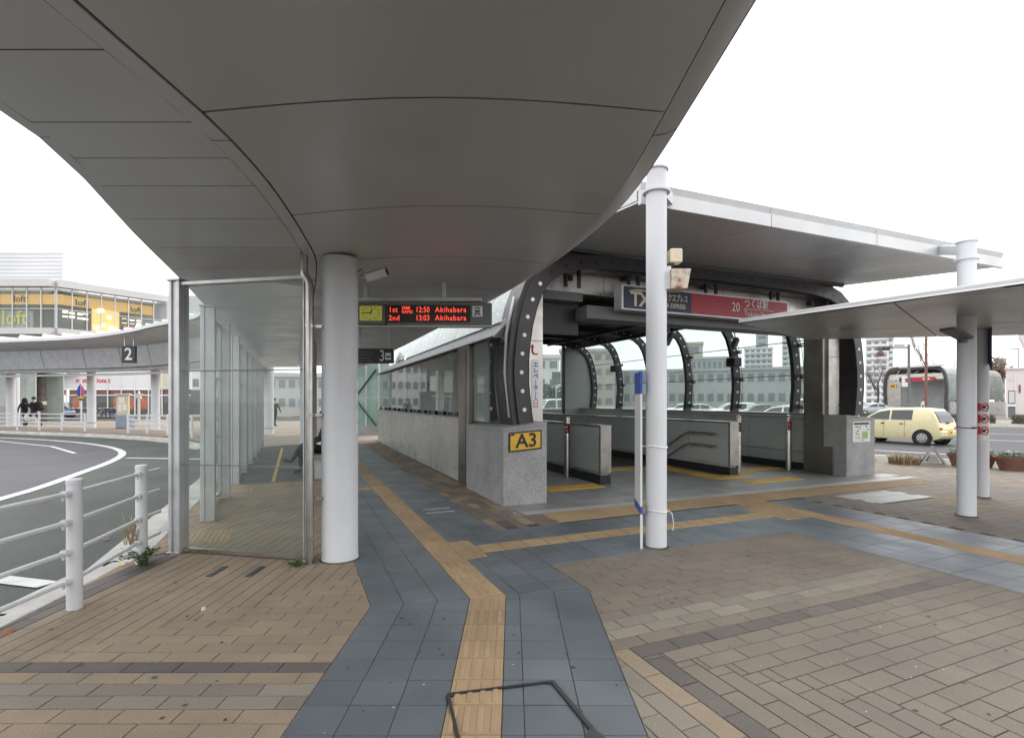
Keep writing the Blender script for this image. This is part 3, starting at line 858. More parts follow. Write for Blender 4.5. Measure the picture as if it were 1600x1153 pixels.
# security camera on the column
t = thing('security_camera', 'white security camera on bracket beside top of the thick column', 'security camera', (-1.5, 5.1, 2.8))
d = Vector((.94, .1, .33)).normalized(); cc = Vector((-1.36, 5.12, 2.81)); sd = Vector((-d.y, d.x, 0)).normalized(); upv = d.cross(sd)
MB().bbox(cc, (.21, .075, .075), d, sd, upv, r=.008).build('housing', M['white_paint'], t)
MB().bbox(cc + d * .01 + upv * .045, (.26, .09, .008), d, sd, upv, r=.002).build('sun_hood', M['alu'], t)
MB().cyl(cc + d * .1, cc + d * .125, .03, n=14).build('lens', M['black'], t)
MB().tube([(-1.54, 5.08, 2.80), (-1.49, 5.09, 2.785), (-1.45, 5.1, 2.77), (-1.42, 5.11, 2.79)], .012, 8).build('bracket', M['alu'], t)
MB().tube([(-1.53, 5.08, 2.83), (-1.5, 5.08, 2.86), (-1.475, 5.08, 2.83), (-1.5, 5.08, 2.79), (-1.53, 5.08, 2.8)], .006, 6).build('cable', M['dark_metal'], t)

# ============================================================ DEPARTURE BOARD
t = thing('departure_board', 'hanging grey board with red train times and a small clock', 'departure board', (-1.0, 6.0, 2.45))
YB = 6.0
def bx(x): return (x - 800) * YB / 800
def bz(y): return 1.55 + (627 - y) * YB / 800
def pbox(name, x0, x1, y0, y1, yo, dp, m, r=.004):
    return MB().bbox(((bx(x0) + bx(x1)) / 2, YB + yo + dp / 2, (bz(y0) + bz(y1)) / 2), (bx(x1) - bx(x0), dp, bz(y0) - bz(y1)), r=r).build(name, m, t)
pbox('case', 604, 768, 473, 508, 0, .16, M['grey_box'])
pbox('clock_case', 557, 602, 473, 507, .0, .15, M['grey_box'], .012)
pbox('hanger_rail', 552, 752, 463.5, 470, .03, .07, M['alu'])
for x in (566, 690): pbox('hanger', x, x + 6, 440, 463.6, .04, .05, M['alu'], .002)
pbox('bottom_trim', 557, 768, 508, 510, .01, .13, M['alu'], .001)
face = pbox('clock_face', 562, 597, 478, 501, -.008, .01, M['clock_face'], .003)
cx_, cz_ = bx(579.5), bz(489.5)
hands = MB()
hands.box((cx_ - .045, YB - .012, cz_ + .003), (.095, .004, .008), XA, YA)
dd = Vector((.35, 0, .94)).normalized(); hands.box(Vector((cx_, YB - .012, cz_)) + dd * .022, (.06, .004, .011), dd, YA, dd.cross(YA))
hands.cyl((cx_, YB - .016, cz_), (cx_, YB - .01, cz_), .008, n=10)
hands.build('clock_hands', M['txt_black'], face)
for k in range(12):
    q = k * math.pi / 6; qx = math.sin(q); qz = math.cos(q)
    MB().box((cx_ + qx * .1, YB - .0095, cz_ + qz * .07), (.012, .002, .012)).build('hour_mark', M['txt_black'], face)
scr = pbox('screen', 606, 735, 477, 504, -.006, .008, M['screen'], .001)
fr_ = pbox('pictogram', 738, 754, 478.5, 495, -.006, .008, M['sign_white'], .001)
tr_ = MB()
ix, iz = bx(746), bz(486.5); yy = YB - .009
tr_.box((ix, yy, iz + .012), (.052, .003, .062)); tr_.box((ix, yy, iz - .032), (.066, .003, .01))
for sgn in (-1, 1):
    dd = Vector((sgn * .55, 0, -.83)); tr_.box(Vector((ix + sgn * .028, yy, iz - .042)), (.035, .003, .008), dd, YA, dd.cross(YA))
tr_.build('train_symbol', M['txt_black'], fr_)
tw_ = MB(); tw_.box((ix, yy - .003, iz + .02), (.04, .002, .018)); tw_.box((ix - .015, yy - .003, iz - .008), (.01, .002, .008)); tw_.box((ix + .015, yy - .003, iz - .008), (.01, .002, .008)); tw_.build('train_symbol_window', M['sign_white'], fr_)
def led(s, x, y, size, sx=1.0, sp=1.0):
    text('led_text', s, size, (bx(x), YB - .009, bz(y)), XA, Z, M['led'], scr, sx=sx, bold=.0004, spacing=sp)
for row, (a, tm) in enumerate((('1st', '12:50'), ('2nd', '13:03'))):
    y = 484.5 if row == 0 else 497.3
    led(a, 607.5, y, .088, .92, 1.1); led(tm, 649.5, y, .092, .8, 1.02); led('Akihabara', 680, y, .088, .92, 1.12)
led('SEMI', 628, 481.6, .05, 1.0); led('RAPID', 628, 487.8, .05, .95)
# stop number sign further in
t = thing('stop_sign', 'dark hanging bus stop sign with white numeral 3 beyond the departure board', 'sign', (-2.7, 9.75, 2.27))
YB = 9.75
plate = pbox('plate', 520, 614, 544.5, 567.5, 0, .1, M['black'])
text('numeral', '3', .3, (bx(592), YB, bz(556.5)), XA, Z, M['sign_white'], plate, sx=.8)
pbox('bus_symbol', 602, 611, 551.5, 562, -.006, .008, M['alu'], .001)
bs = MB(); bs.box((bx(606.5), YB - .009, bz(557.5)), (.085, .004, .035)); bs.build('bus_window', M['black'], plate)
for yv in (549, 553.5, 558.5, 563): pbox('route_line', 556, 584 - (yv % 7), yv, yv + 1.2, -.006, .007, M['grey_box'], .001)
for x in (560, 605): pbox('hanger', x, x + 2.5, 505, 544.6, .04, .04, M['alu'], .002)

# ============================================================ GLASS SHELTER
sh = thing('glass_shelter', 'glass wind screen of grey posts and panes beside the rotary', 'bus shelter', (-3.5, 5.28, 0))
PA = Vector((-3.50, 5.30, 0)); PB = Vector((-1.99, 4.99, 0))
ab = (PB - PA).normalized(); an = Vector((-ab.y, ab.x, 0))
def post(p, a, b, wdt=.115, dp=.15, h=2.78, nm='post'):
    mb = MB()
    for s in (-1, 1): mb.bbox(p + a * (s * wdt * .36) + Z * (h / 2), (wdt * .3, dp, h), a, b, r=.004)
    mb.box(p + Z * (h / 2), (wdt * .5, dp * .72, h - .004), a, b)
    o = mb.build(nm, M['alu'], sh)
    MB().bbox(p + Z * (h + .012), (wdt + .035, dp + .03, .022), a, b, r=.004).build('post_cap', M['alu'], o)
    MB().bbox(p + Z * .006, (wdt + .03, dp + .03, .012), a, b, r=.003).build('base_plate', M['steel'], o)
    return o
post(PA + ab * .06, ab, an, .13, .13); post(PB, ab, an, .05, .09, 2.73)
L = (PB - PA).length
def pane(p, q, z0, z1, m, parent, th=.012, nm='pane'):
    d = (q - p); n_ = Vector((-d.y, d.x, 0)).normalized()
    return MB().box((p + q) / 2 + Z * ((z0 + z1) / 2), (d.length, th, z1 - z0), d.normalized(), n_).build(nm, m, parent)
ga = PA + ab * .135; gb = PB - ab * .03
for z0, z1 in ((.05, .895), (.915, 1.85), (1.87, 2.735)): pane(ga, gb, z0, z1, M['glass'], sh)
def bar(p, q, w_, h_, nm, m, parent):
    d = (q - p); n_ = Vector((-d.y, d.x, 0)).normalized()
    return MB().box((p + q) / 2, (d.length, w_, h_), d.normalized(), n_).build(nm, m, parent)
bar(ga + Z * .03, gb + Z * .03, .04, .035, 'bottom_rail', M['steel'], sh)
bar(PA + Z * 2.755, PB + Z * 2.755, .09, .03, 'top_rail', M['alu'], sh)
for zz in (.905, 1.86): bar(PA + ab * .02 - an * .02 + Z * zz, PB - an * .02 + Z * zz, .018, .011, 'cross_rail', M['grey_box'], sh)
# the row of posts along the kerb
sh2 = thing('glass_shelter', 'long row of grey posts with glass panes receding along the kerb', 'bus shelter', W(-3.86, -.3))
sh_keep, sh = sh, sh2
ts_ = [.67, 2.33, 3.87, 5.5, 7.2, 8.8, 10.4, 12.0]
for k, tt in enumerate(ts_):
    post(W(-3.87, tt - .0), U, V, .16, .13, 2.77)
for a, b in ((0, 1), (2, 3), (3, 4), (4, 5), (5, 6), (6, 7)):
    p, q = W(-3.95, ts_[a] + .05), W(-3.95, ts_[b] - .05)
    for z0, z1 in ((.12, 1.0), (1.02, 1.9), (1.92, 2.7)): pane(p, q, z0, z1, M['glass'], sh2)
    bar(p + Z * .09, q + Z * .09, .05, .05, 'bottom_rail', M['alu'], sh2); bar(p + Z * 2.74, q + Z * 2.74, .06, .04, 'top_rail', M['alu'], sh2)
    bar(p + Z * 1.01, q + Z * 1.01, .02, .016, 'cross_rail', M['alu'], sh2); bar(p + Z * 1.91, q + Z * 1.91, .02, .016, 'cross_rail', M['alu'], sh2)
# inner columns of the canopy seen through the glass
for k, tt in enumerate((6.6, 11.6)):
    c = W(-2.5, tt)
    t = thing('canopy_column', ['white round canopy column standing behind the seated person', 'farthest white round canopy column at end of waiting area'][k], 'column', c)
    MB().lathe(c, [(.178, 0), (.172, .02), (.172, 2.955)], 24).build('shaft', M['white_paint'], t, smooth=True)
    MB().lathe(c, [(.2, 0), (.19, .01), (.175, .015)], 24).build('base_sealant', M['joint'], t)
# bench
bn = thing('bench', 'low grey waiting bench behind the thick white column', 'bench', W(-2.3, 4.5))
MB().boxst(-2.52, -2.1, 3.7, 5.7, .4, .44).build('seat', M['wood'], bn)
for tt in (3.9, 5.5):
    MB().boxst(-2.47, -2.15, tt, tt + .05, .0, .4).build('leg', M['alu'], bn)

# ============================================================ PIPE FENCE along the near kerb
fe = thing('pipe_fence', 'white pipe guard fence with four rails beside the near kerb', 'fence', (-3.3, 4.3, 0))
posts = [Vector((-3.30, 1.7, 0)), Vector((-3.28, 3.84, 0)), Vector((-3.56, 4.92, 0))]
zr = (.868, .657, .436, .22)
pd0 = (posts[1] - posts[0]).normalized()
def fpost(p, h):
    o = MB().lathe(p, [(.05, -.01), (.05, h - .035), (.053, h - .033), (.053, h - .008), (.045, h)], 24).build('post', M['white_dirty'], fe, smooth=True)
    return o
hts = (.97, .97, .94)
for p, h in zip(posts, hts): fpost(p, h)
for i, zz in enumerate(zr):
    a0, b0, c0_ = posts[0] + Z * (zz - .03) , posts[1] + Z * zz, posts[2] + Z * (zz - .01)
    for p, q in ((a0, b0), (b0, c0_)):
        d = (q - p).normalized(); off = Vector((-.075 if False else 0, 0, 0))
        MB().cyl(p + d * .04 + off, q - d * .04 + off, .017, n=12).build('rail', M['white_dirty'], fe, smooth=True)
        mb = MB()
        mb.cyl(q - d * .085, q - d * .045, .026, n=12); mb.cyl(q - d * .1, q - d * .09, .03, n=8); mb.box(q - d * .095 - Z * .03, (.014, .014, .03))
        mb.build('clamp', M['white_dirty'], fe)
    d = Vector((-.1, .99, 0)).normalized()
    MB().cyl(c0_ + d * .04, c0_ + d * .3 + Z * .005, .016, n=10).build('rail', M['white_dirty'], fe, smooth=True)
# ============================================================ STATION ENTRANCE
SC = 4.435
PROF = [(.50, 1.16), (.465, 1.36), (.442, 1.56), (.41, 1.86), (.41, 2.16), (.44, 2.455), (.4825, 2.747), (.56, 3.04), (.663, 3.31), (.82, 3.53), (1.06, 3.70), (1.4, 3.81), (1.9, 3.87), (2.7, 3.9), (SC, 3.91)]
PROFF = PROF + [(2 * SC - s, z) for s, z in PROF[-2::-1]]
def prof_off(P, d):                                                     # offset outwards by d
    out = []
    for i, (s, z) in enumerate(P):
        a = P[max(i - 1, 0)]; b = P[min(i + 1, len(P) - 1)]
        dx, dz = b[0] - a[0], b[1] - a[1]; L = math.hypot(dx, dz)
        out.append((s - dz / L * d, z + dx / L * d))
    return out
en = thing('station_entrance', 'barrel vaulted glass station entrance with dark arched ribs marked A3', 'station entrance', W(4.4, 5.5))
def rib(t0, t1, inner, outer, nm='rib', holes=True, seg=None):
    P = seg or PROFF
    a = prof_off(P, outer); b = prof_off(P, -inner)
    mb = MB()
    A0 = [W(s, t0, z) for s, z in a]; A1 = [W(s, t1, z) for s, z in a]; B0 = [W(s, t0, z) for s, z in b]; B1 = [W(s, t1, z) for s, z in b]
    mb.grid([B0, A0]); mb.grid([A1, B1]); mb.grid([A0, A1]); mb.grid([B1, B0]); mb.grid([[A0[0], B0[0]], [A1[0], B1[0]]]); mb.grid([[A0[-1], A1[-1]], [B0[-1], B1[-1]]][::-1])
    return mb.build(nm, M['rib'], en, smooth=False)
def resample(P, step):
    out = []; acc = 0; nxt = step * .9
    for a, b in zip(P, P[1:]):
        L = math.hypot(b[0] - a[0], b[1] - a[1])
        while nxt <= acc + L:
            k = (nxt - acc) / L; out.append((a[0] + (b[0] - a[0]) * k, a[1] + (b[1] - a[1]) * k)); nxt += step
        acc += L
    return out
HOLES = resample(PROFF, .292)
def hole_discs(parent, t, r=.033, m=None, hs=HOLES):
    for s, z in hs:
        MB().cyl(W(s, t + .004, z), W(s, t - .004, z), r, n=10).build('painted_hole', m or M['sign_white'], parent)  # solid disc
# front arch: broad front plate plus deep flange behind
fr = rib(.25, .30, .12, .12, 'front_arch')
hole_discs(fr, .25, .033, M['sign_white'], [h for h in HOLES if h[1] < 3.5])  # leg holes painted white, as if lit through
hole_discs(fr, .25, .03, M['black'], [h for h in HOLES if h[1] >= 3.5])  # crown holes painted black, as unlit
MBf = rib(.30, .85, .0, .2, 'arch_flange')
# edge beading on the front plate
e_ = MB(); e_.tube([W(s, .25, z) for s, z in prof_off(PROFF, -.118)], .008, 5); e_.build('bead', M['dark_metal'], fr)
for tt in (1.75, 3.6, 5.45, 7.3, 9.1, 10.9):
    rr = rib(tt, tt + .1, .125, .11)
    hole_discs(rr, tt, .036, M['sign_white'], [h for h in HOLES if h[0] > 7.0 or h[0] < .8])
    studs_side = None
# roof decking and lengthwise purlins
for t0, t1 in ((.62, 1.75), (1.84, 3.6), (3.69, 5.45), (5.54, 7.3), (7.39, 9.1), (9.19, 10.9)):
    seg = prof_off([q for q in PROFF if 1.0 < q[0] < 2 * SC - 1.0], .06)
    mb = MB(); mb.grid([[W(s, t0, z) for s, z in seg], [W(s, t1, z) for s, z in seg]]); mb.grid([[W(s, t1, z + .05) for s, z in seg], [W(s, t0, z + .05) for s, z in seg]])
    mb.build('roof_panel', M['dark_metal'], en)
for s, z in ((1.5, 3.66), (2.6, 3.75), (SC, 3.76), (6.3, 3.75), (7.4, 3.66)):
    MB().boxst(s - .04, s + .04, .63, 10.9, z - .05, z + .05).build('purlin', M['rib'], en)
# glazing: right side (curved, point fixed), left side above the ledge
rs = [q for q in PROFF if q[0] > 7.75 and q[1] > 1.3]
rs = [(2 * SC - 1.06, 3.70)] + [q for q in rs if q[1] < 3.69]
ls = [(.44, 2.80)] + [q for q in PROF if 2.8 < q[1] < 3.75]
def curved_pane(seg, t0, t1, off, m, nm='pane'):
    P = prof_off(seg, off); Q = prof_off(seg, off + .012)
    mb = MB(); A = [W(s, t0, z) for s, z in P]; B = [W(s, t1, z) for s, z in P]; C = [W(s, t0, z) for s, z in Q]; D = [W(s, t1, z) for s, z in Q]
    mb.grid([A, B]); mb.grid([D, C]); mb.grid([[A[0], B[0]], [C[0], D[0]]]); mb.grid([[A[-1], C[-1]], [B[-1], D[-1]]][::-1]); mb.grid([A, C][::-1]); mb.grid([B, D])
    return mb.build(nm, m, en, smooth=True)
tb = [.64, 1.79, 3.64, 5.49, 7.34, 9.14, 10.95]
lo = [q for q in rs if q[1] < 2.35] ; hi = [q for q in rs if q[1] >= 2.1]
for a, b in zip(tb, tb[1:]):
    curved_pane(lo, a + .012, b - .012, .14, M['glass_st']); curved_pane([q for q in rs if q[1] >= 2.15], a + .012, b - .012, .143, M['glass_st'])
    curved_pane(ls, a + .012, b - .012, .14, M['glass_st'])
# glazing wires and spider fittings on the right
sr = 2 * SC - .41
for k, tt in enumerate((1.795, 3.645, 5.495, 7.345, 9.145)):
    for s, z in ((2 * SC - .5, 1.42), (sr, 2.15), (2 * SC - .5, 2.9)):
        mb = MB(); mb.box(W(s + .02, tt - .16, z + .03), (.05, .16, .03), U, V); mb.box(W(s + .02, tt - .16, z - .03), (.05, .16, .03), U, V); mb.cyl(W(s, tt - .12, z), W(s + .13, tt - .12, z), .014, n=6)
        mb.build('glass_clamp', M['black'], en)
    MB().tube([W(s - .02, tt - .22, z) for s, z in prof_off([q for q in rs][::-1], 0)], .006, 5).build('tension_wire', M['dark_metal'], en)
for s, z in ((sr - .04, 2.18), (2 * SC - .53, 3.0)):
    MB().tube([W(s, .7, z), W(s, 10.9, z)], .011, 6).build('tension_rod', M['dark_metal'], en)
# low side walls
def wall_right():
    MB().boxst(7.82, 8.34, 1.05, 11.2, -.02, 1.25).build('side_wall', M['granite_wall'], en)
    x = .95; tt = [1.06, 2.6, 4.4, 6.2, 8.0, 9.8, 11.1]
    for a, b in zip(tt, tt[1:]):
        MB().bbox(W(7.79, (a + b) / 2, .79), (.04, b - a - .01, .38 * 2 - .01 + .0), U, V, r=.004).build('wall_panel', M['inner_panel'], en)
        MB().bbox(W(7.79, (a + b) / 2, 1.215), (.04, b - a - .01, .07), U, V, r=.004).build('wall_panel', M['inner_panel'], en)
        MB().bbox(W(7.79, (a + b) / 2, .28), (.04, b - a - .01, .24), U, V, r=.004).build('wall_panel', M['inner_panel'], en)
    MB().boxst(7.76, 7.83, 1.06, 11.1, 0, .16).build('skirting', M['skirting'], en)
    MB().bbox(W(8.07, 6.1, 1.268), (.62, 10.1, .03), U, V, r=.006).build('wall_cap', M['steel_dark'], en)
wall_right()
# left wall: granite slabs, glass screen, ledge
tl = [2.5, 3.7, 4.9, 6.1, 7.3, 8.5, 9.7, 10.9, 12.0, 13.1]
MB().boxst(.16, .38, 2.5, 13.1, -.02, 1.22).build('side_wall', M['granite_wall'], en)
for a, b in zip(tl, tl[1:]):
    MB().bbox(W(.13, (a + b) / 2, .61), (.05, b - a - .008, 1.22), U, V, r=.004).build('wall_slab', M['granite_wall'], en)
MB().bbox(W(.24, 7.8, 1.235), (.3, 10.6, .03), U, V, r=.006).build('wall_cap', M['granite'], en)
tg = [2.5, 4.25, 6.0, 7.75, 9.5, 11.25, 13.1]
for a, b in zip(tg, tg[1:]):
    MB().boxst(.16, .175, a + .01, b - .01, 1.33, 2.56).build('pane', M['glass_side'], en)
    for q in (a + .25, b - .45): MB().boxst(.13, .2, q, q + .22, 1.25, 1.335).build('glass_clamp', M['black'], en)
MB().boxst(.14, .17, 1.0, 1.75, 1.2, 2.62).build('pane', M['glass_side'], en)
mb = MB()
q0 = [(.08, 2.57), (.34, 2.57), (.44, 2.82), (.36, 2.86)]
mb.extr([W(s, .64, z) for s, z in q0], V * 12.4)
mb.build('gutter_ledge', M['grey_box'], en)
MB().tube([W(.07, .64, 2.58), W(.07, 13.05, 2.58)], .018, 6).build('ledge_lip', M['dark_metal'], en)
# added panel behind the left glass; its grey-green paints in even reflections
MB().boxst(.30, .34, 2.5, 13.0, 1.25, 2.56).build('glass_tone_panel', M['lining'], en)
# steel post between pedestal and wall
MB().bbox(W(.17, 2.12, 1.28), (.24, .62, 2.56), U, V, r=.01).build('corner_post', M['steel_dark'], en)
MB().boxst(.045, .052, 1.95, 1.956, .1, 2.5).build('post_seam', M['black'], en)
# rounded bracket boss outside the arch
MB().lathe(W(.22, .5, 2.5), [(.03, -.06), (.06, -.04), (.07, 0), (.06, .04), (.03, .06)], 14).build('bracket_boss', M['dark_metal'], en, smooth=True)
MB().tube([W(.28, .42, 1.3), W(.2, .42, 2.0), W(.22, .42, 2.6), W(.36, .42, 3.2)], .025, 8).build('drain_tube', M['alu'], en, smooth=True)
# cladding columns inside the front arch
c1 = MB(); c1.boxst(.62, .86, .42, .95, 1.2, 3.9); c1 = c1.build('cladding_column', M['steel_light'], en)
MB().boxst(.615, .862, .415, .42, 2.52, 2.528).build('panel_joint', M['black'], en)
c2 = MB(); c2.boxst(7.72, 8.05, .45, 1.0, .0, 3.85); c2 = c2.build('cladding_column', M['steel'], en)
MB().boxst(7.6, 7.72, .5, .95, 0, 3.8).build('cladding_column', M['steel_dark'], en)
MB().boxst(7.715, 8.055, .445, .45, 2.5, 2.508).build('panel_joint', M['black'], en)
# lintel: pale band, soffit box, top beam
MB().boxst(.86, 8.0, .7, .76, 3.42, 3.86).build('lintel_panel', M['steel_light'], en)
for s in (2.2, 3.6, 5.0, 6.4): MB().boxst(s, s + .006, .695, .7, 3.42, 3.86).build('panel_joint', M['grey_box'], en)
MB().boxst(.87, 1.75, .66, 1.0, 3.27, 3.42).build('soffit_box', M['grey_box'], en)
MB().boxst(1.75, 7.7, .52, .95, 2.97, 3.19).build('soffit_box', M['grey_box'], en)
MB().boxst(1.2, 7.7, .34, .60, 3.74, 3.98).build('top_beam', M['rib'], en)
for s in [1.5 + .42 * k for k in range(15)]: MB().cyl(W(s, .338, 3.8), W(s, .332, 3.8), .035, n=8).build('beam_hole', M['black'], en)  # black discs paint the beam holes as unlit
MB().tube([W(1.0, .28, 4.02), W(7.9, .28, 4.02)], .05, 8).build('beam_tube', M['dark_metal'], en)
for s in (1.3, 1.55, 2.55, 2.75, 4.3, 4.55, 6.0, 6.2):
    MB().cyl(W(s, .45, 3.45), W(s, .45, 3.8), .035, n=8).build('sign_hanger', M['black'], en)
# back wall: curved stone panel at the right end, glazing, mullion
back = [(7.1, 1.25)] + [q for q in PROFF if q[0] > 7.1 and q[1] < 3.82][::-1] + [(7.1, 3.7)]
MB().extr([W(s, 11.0, z) for s, z in back], V * .08).build('end_panel', M['bld_grey'], en)
MB().boxst(5.6, 7.05, 11.02, 11.035, 1.25, 3.7).build('pane', M['glass_st'], en)
MB().boxst(7.0, 7.1, 10.97, 11.09, 0, 3.8).build('end_mullion', M['dark_metal'], en)
MB().boxst(.8, 5.6, 11.0, 11.06, 0, 3.85).build('end_wall', M['inner_panel'], en)
MB().boxst(5.6, 7.8, 11.0, 11.06, 0, 1.25).build('end_wall', M['inner_panel'], en)
# stair, walls beside it, handrails
for k in range(14):
    MB().boxst(2.64, 5.54, 3.2 + k * .3, 3.5 + k * .3, -.17 * (k + 1) - .3, -.17 * (k + 1)).build('stair_tread', M['slab'], en)
MB().boxst(2.64, 5.54, 7.4, 10.9, -2.8, -2.42).build('stair_landing', M['slab'], en)
def stairwall(s0, s1, t0, t1, h, zlow=-2.6):
    MB().boxst(s0 + .03, s1 - .03, t0 + .02, t1, zlow, h - .03).build('stair_wall', M['inner_panel'], en)
    k = t0 + .03
    while k < t1 - .2:
        b = min(k + 1.15, t1)
        for sx in (s0 + .015, s1 - .015): MB().bbox(W(sx, (k + b) / 2, (h + .2) / 2), (.03, b - k - .008, h - .25), U, V, r=.003).build('wall_panel', M['inner_panel'], en)
        k = b
    MB().bbox(W((s0 + s1) / 2, t0 + .0, (h + .2) / 2), (s1 - s0 + .02, .06, h - .2), U, V, r=.008).build('end_cap', M['steel'], en)
    MB().bbox(W((s0 + s1) / 2, (t0 + t1) / 2, h - .01), (s1 - s0 + .04, t1 - t0 + .06, .03), U, V, r=.006).build('coping', M['steel'], en)
    MB().boxst(s0 - .006, s1 + .006, t0 - .012, t1, .0, .17).build('skirting', M['skirting'], en)
stairwall(2.42, 2.64, 1.15, 4.6, 1.10, -1.5)
stairwall(5.52, 5.74, 1.05, 10.8, 1.12)
for zz in (.86, .60):
    pts = [W(5.44, 1.35, zz), W(5.44, 2.15, zz), W(5.44, 2.3, zz - .05), W(5.44, 6.5, zz - 2.35)]
    MB().tube(pts, .02, 8).build('handrail', M['rail_grey'], en, smooth=True)
    for tt in (1.55, 2.05): MB().tube([W(5.52, tt, zz - .05), W(5.45, tt, zz - .05), W(5.44, tt, zz)], .009, 6).build('rail_bracket', M['rail_grey'], en)
for zz in (.95, .7): MB().tube([W(2.71, 1.25, zz), W(2.71, 3.1, zz), W(2.71, 5, zz - 1.1)], .02, 8).build('handrail', M['rail_grey'], en, smooth=True)
MB().boxst(.9, 1.8, .9, 1.0, 2.72, 3.27).build('display_board', M['black'], en)
# paint underside of hall dark with small downlights left off; hanging spot lamps
for s, t_, z in ((.98, 1.1, 2.55), (4.9, 2.2, 2.95), (7.3, 2.6, 3.0)):
    lamp = thing('spot_lamp', {.98: 'small grey spot lamp hanging beside elevator sign column', 4.9: 'grey spot lamp hanging from vault left of apartment tower', 7.3: 'spot lamp hanging near right end of the vault'}[s], 'lamp', W(s, t_, z))
    MB().cyl(W(s, t_, z + .1), W(s, t_, 3.7), .014, n=6).build('stem', M['alu'], lamp)
    dd = (Vector((-.45, -.2, -.8))).normalized(); sd2 = dd.orthogonal().normalized()
    MB().bbox(W(s, t_, z), (.3, .13, .12), dd, sd2, dd.cross(sd2), r=.015).build('head', M['grey_box'], lamp)
for s, t_, z, lb in ((8.1, 3.3, 2.6, 'black loudspeaker box on the second rib from the right'), (8.1, 8.8, 2.75, 'black loudspeaker box on the far rib by round sign')):
    MB().bbox(W(s - .1, t_, z), (.28, .3, .24), U, V, r=.02).build('loudspeaker', M['black'], None).update_tag()
    tag(bpy.data.objects[[o.name for o in bpy.data.objects if o.name.startswith('loudspeaker')][-1]], lb, 'loudspeaker')

# pedestals
def pedestal(s0, s1, t0, t1, h0, h1, label):
    p = thing('granite_pedestal', label, 'pedestal', W((s0 + s1) / 2, (t0 + t1) / 2))
    mb = MB(); P = [W(s, t)[:2] for s, t in ((s0 + .03, t0 + .03), (s1 - .03, t0 + .03), (s1 - .03, t1 - .02), (s0 + .03, t1 - .02))]
    mb.prism(P, 0, [h0 - .03, h1 - .03, h1 - .03, h0 - .03]); mb.build('core', M['joint'], p)
    def slab(a, b, n_, nm='slab'):
        a = W(*a); b = W(*b); d = (b - a).normalized(); nn = Vector((d.y, -d.x, 0))
        za = h0 if n_[0] == 0 else h1; zb = h0 if n_[1] == 0 else h1
        m2 = MB(); q = [a + Z * 0, b + Z * 0, b + Z * (zb - .034), a + Z * (za - .034)]
        m2.extr(q, -nn * .03); m2.build(nm, M['granite'], p)
    g = .003
    slab((s0 + g, t0), (s1 - g, t0), (0, 1)); slab((s1, t0 + g), (s1, t1 - g), (1, 1)); slab((s1 - g, t1), (s0 + g, t1), (1, 0)); slab((s0, t1 - g), (s0, t0 + g), (0, 0))
    m2 = MB(); P = [W(s, t)[:2] for s, t in ((s0 - .006, t0 - .006), (s1 + .006, t0 - .006), (s1 + .006, t1), (s0 - .006, t1))]
    vs = [(x, y, zz) for (x, y), zz in zip(P, (h0 - .03, h1 - .03, h1 - .03, h0 - .03))]; m2.extr(vs, Z * .03); m2.build('coping', M['granite'], p)
    return p
pl = pedestal(0, .72, 0, 1.76, 1.14, 1.235, 'speckled granite pedestal carrying the yellow A3 sign')
pr = pedestal(7.62, 8.52, .0, .95, 1.27, 1.20, 'speckled granite pedestal with posted map at right end of entrance')
MB().bbox(W(7.60, .42, .3), (.02, .3, .58), U, V, r=.004).build('service_hatch', M['steel_dark'], pr)
sg = thing('exit_sign', 'yellow exit sign with black A3 on left granite pedestal', 'sign', W(.36, -.02, .8))
zl, zr_ = .795, 1.085
MB().extr([W(.085, -.003, zl), W(.625, -.003, zl + .035), W(.625, -.003, zr_ + .035), W(.085, -.003, zr_)], -V * .012).build('backplate', M['black'], sg)
pf = MB().extr([W(.108, -.015, zl + .022), W(.602, -.015, zl + .055), W(.602, -.015, zr_ + .012), W(.108, -.015, zr_ - .02)], -V * .004).build('face', M['yellow_sign'], sg)
text('lettering', 'A3', .29, W(.37, -.02, .955), U + Z * .05, Z, M['txt_black'], pf, 'CENTER', bold=.005, sx=1.05)
MB().tube([W(.115, -.022, 1.045), W(.15, -.028, 1.06), W(.17, -.026, 1.05)], .012, 5).build('torn_tape', M['dark_metal'], sg)
mp = thing('map_poster', 'white area map poster with green park on right granite pedestal', 'poster', W(8.07, -.01, .7))
sheet = MB().boxst(7.8, 8.36, -.008, -.003, .70, 1.13).build('sheet', M['sign_white'], mp)
MB().boxst(7.84, 8.32, -.011, -.0085, 1.065, 1.105).build('title_bar', M['txt_black'], sheet)
MB().boxst(8.1, 8.28, -.011, -.0085, .77, .92).build('park_area', M['print_green'], sheet)
for k in range(16):
    a, b = random.uniform(7.83, 8.25), random.uniform(.73, 1.03)
    MB().boxst(a, a + random.uniform(.03, .1), -.0105, -.0088, b, b + random.uniform(.008, .03)).build('map_print', M['bld_grey'] if k % 3 else M['grey_box'], sheet)

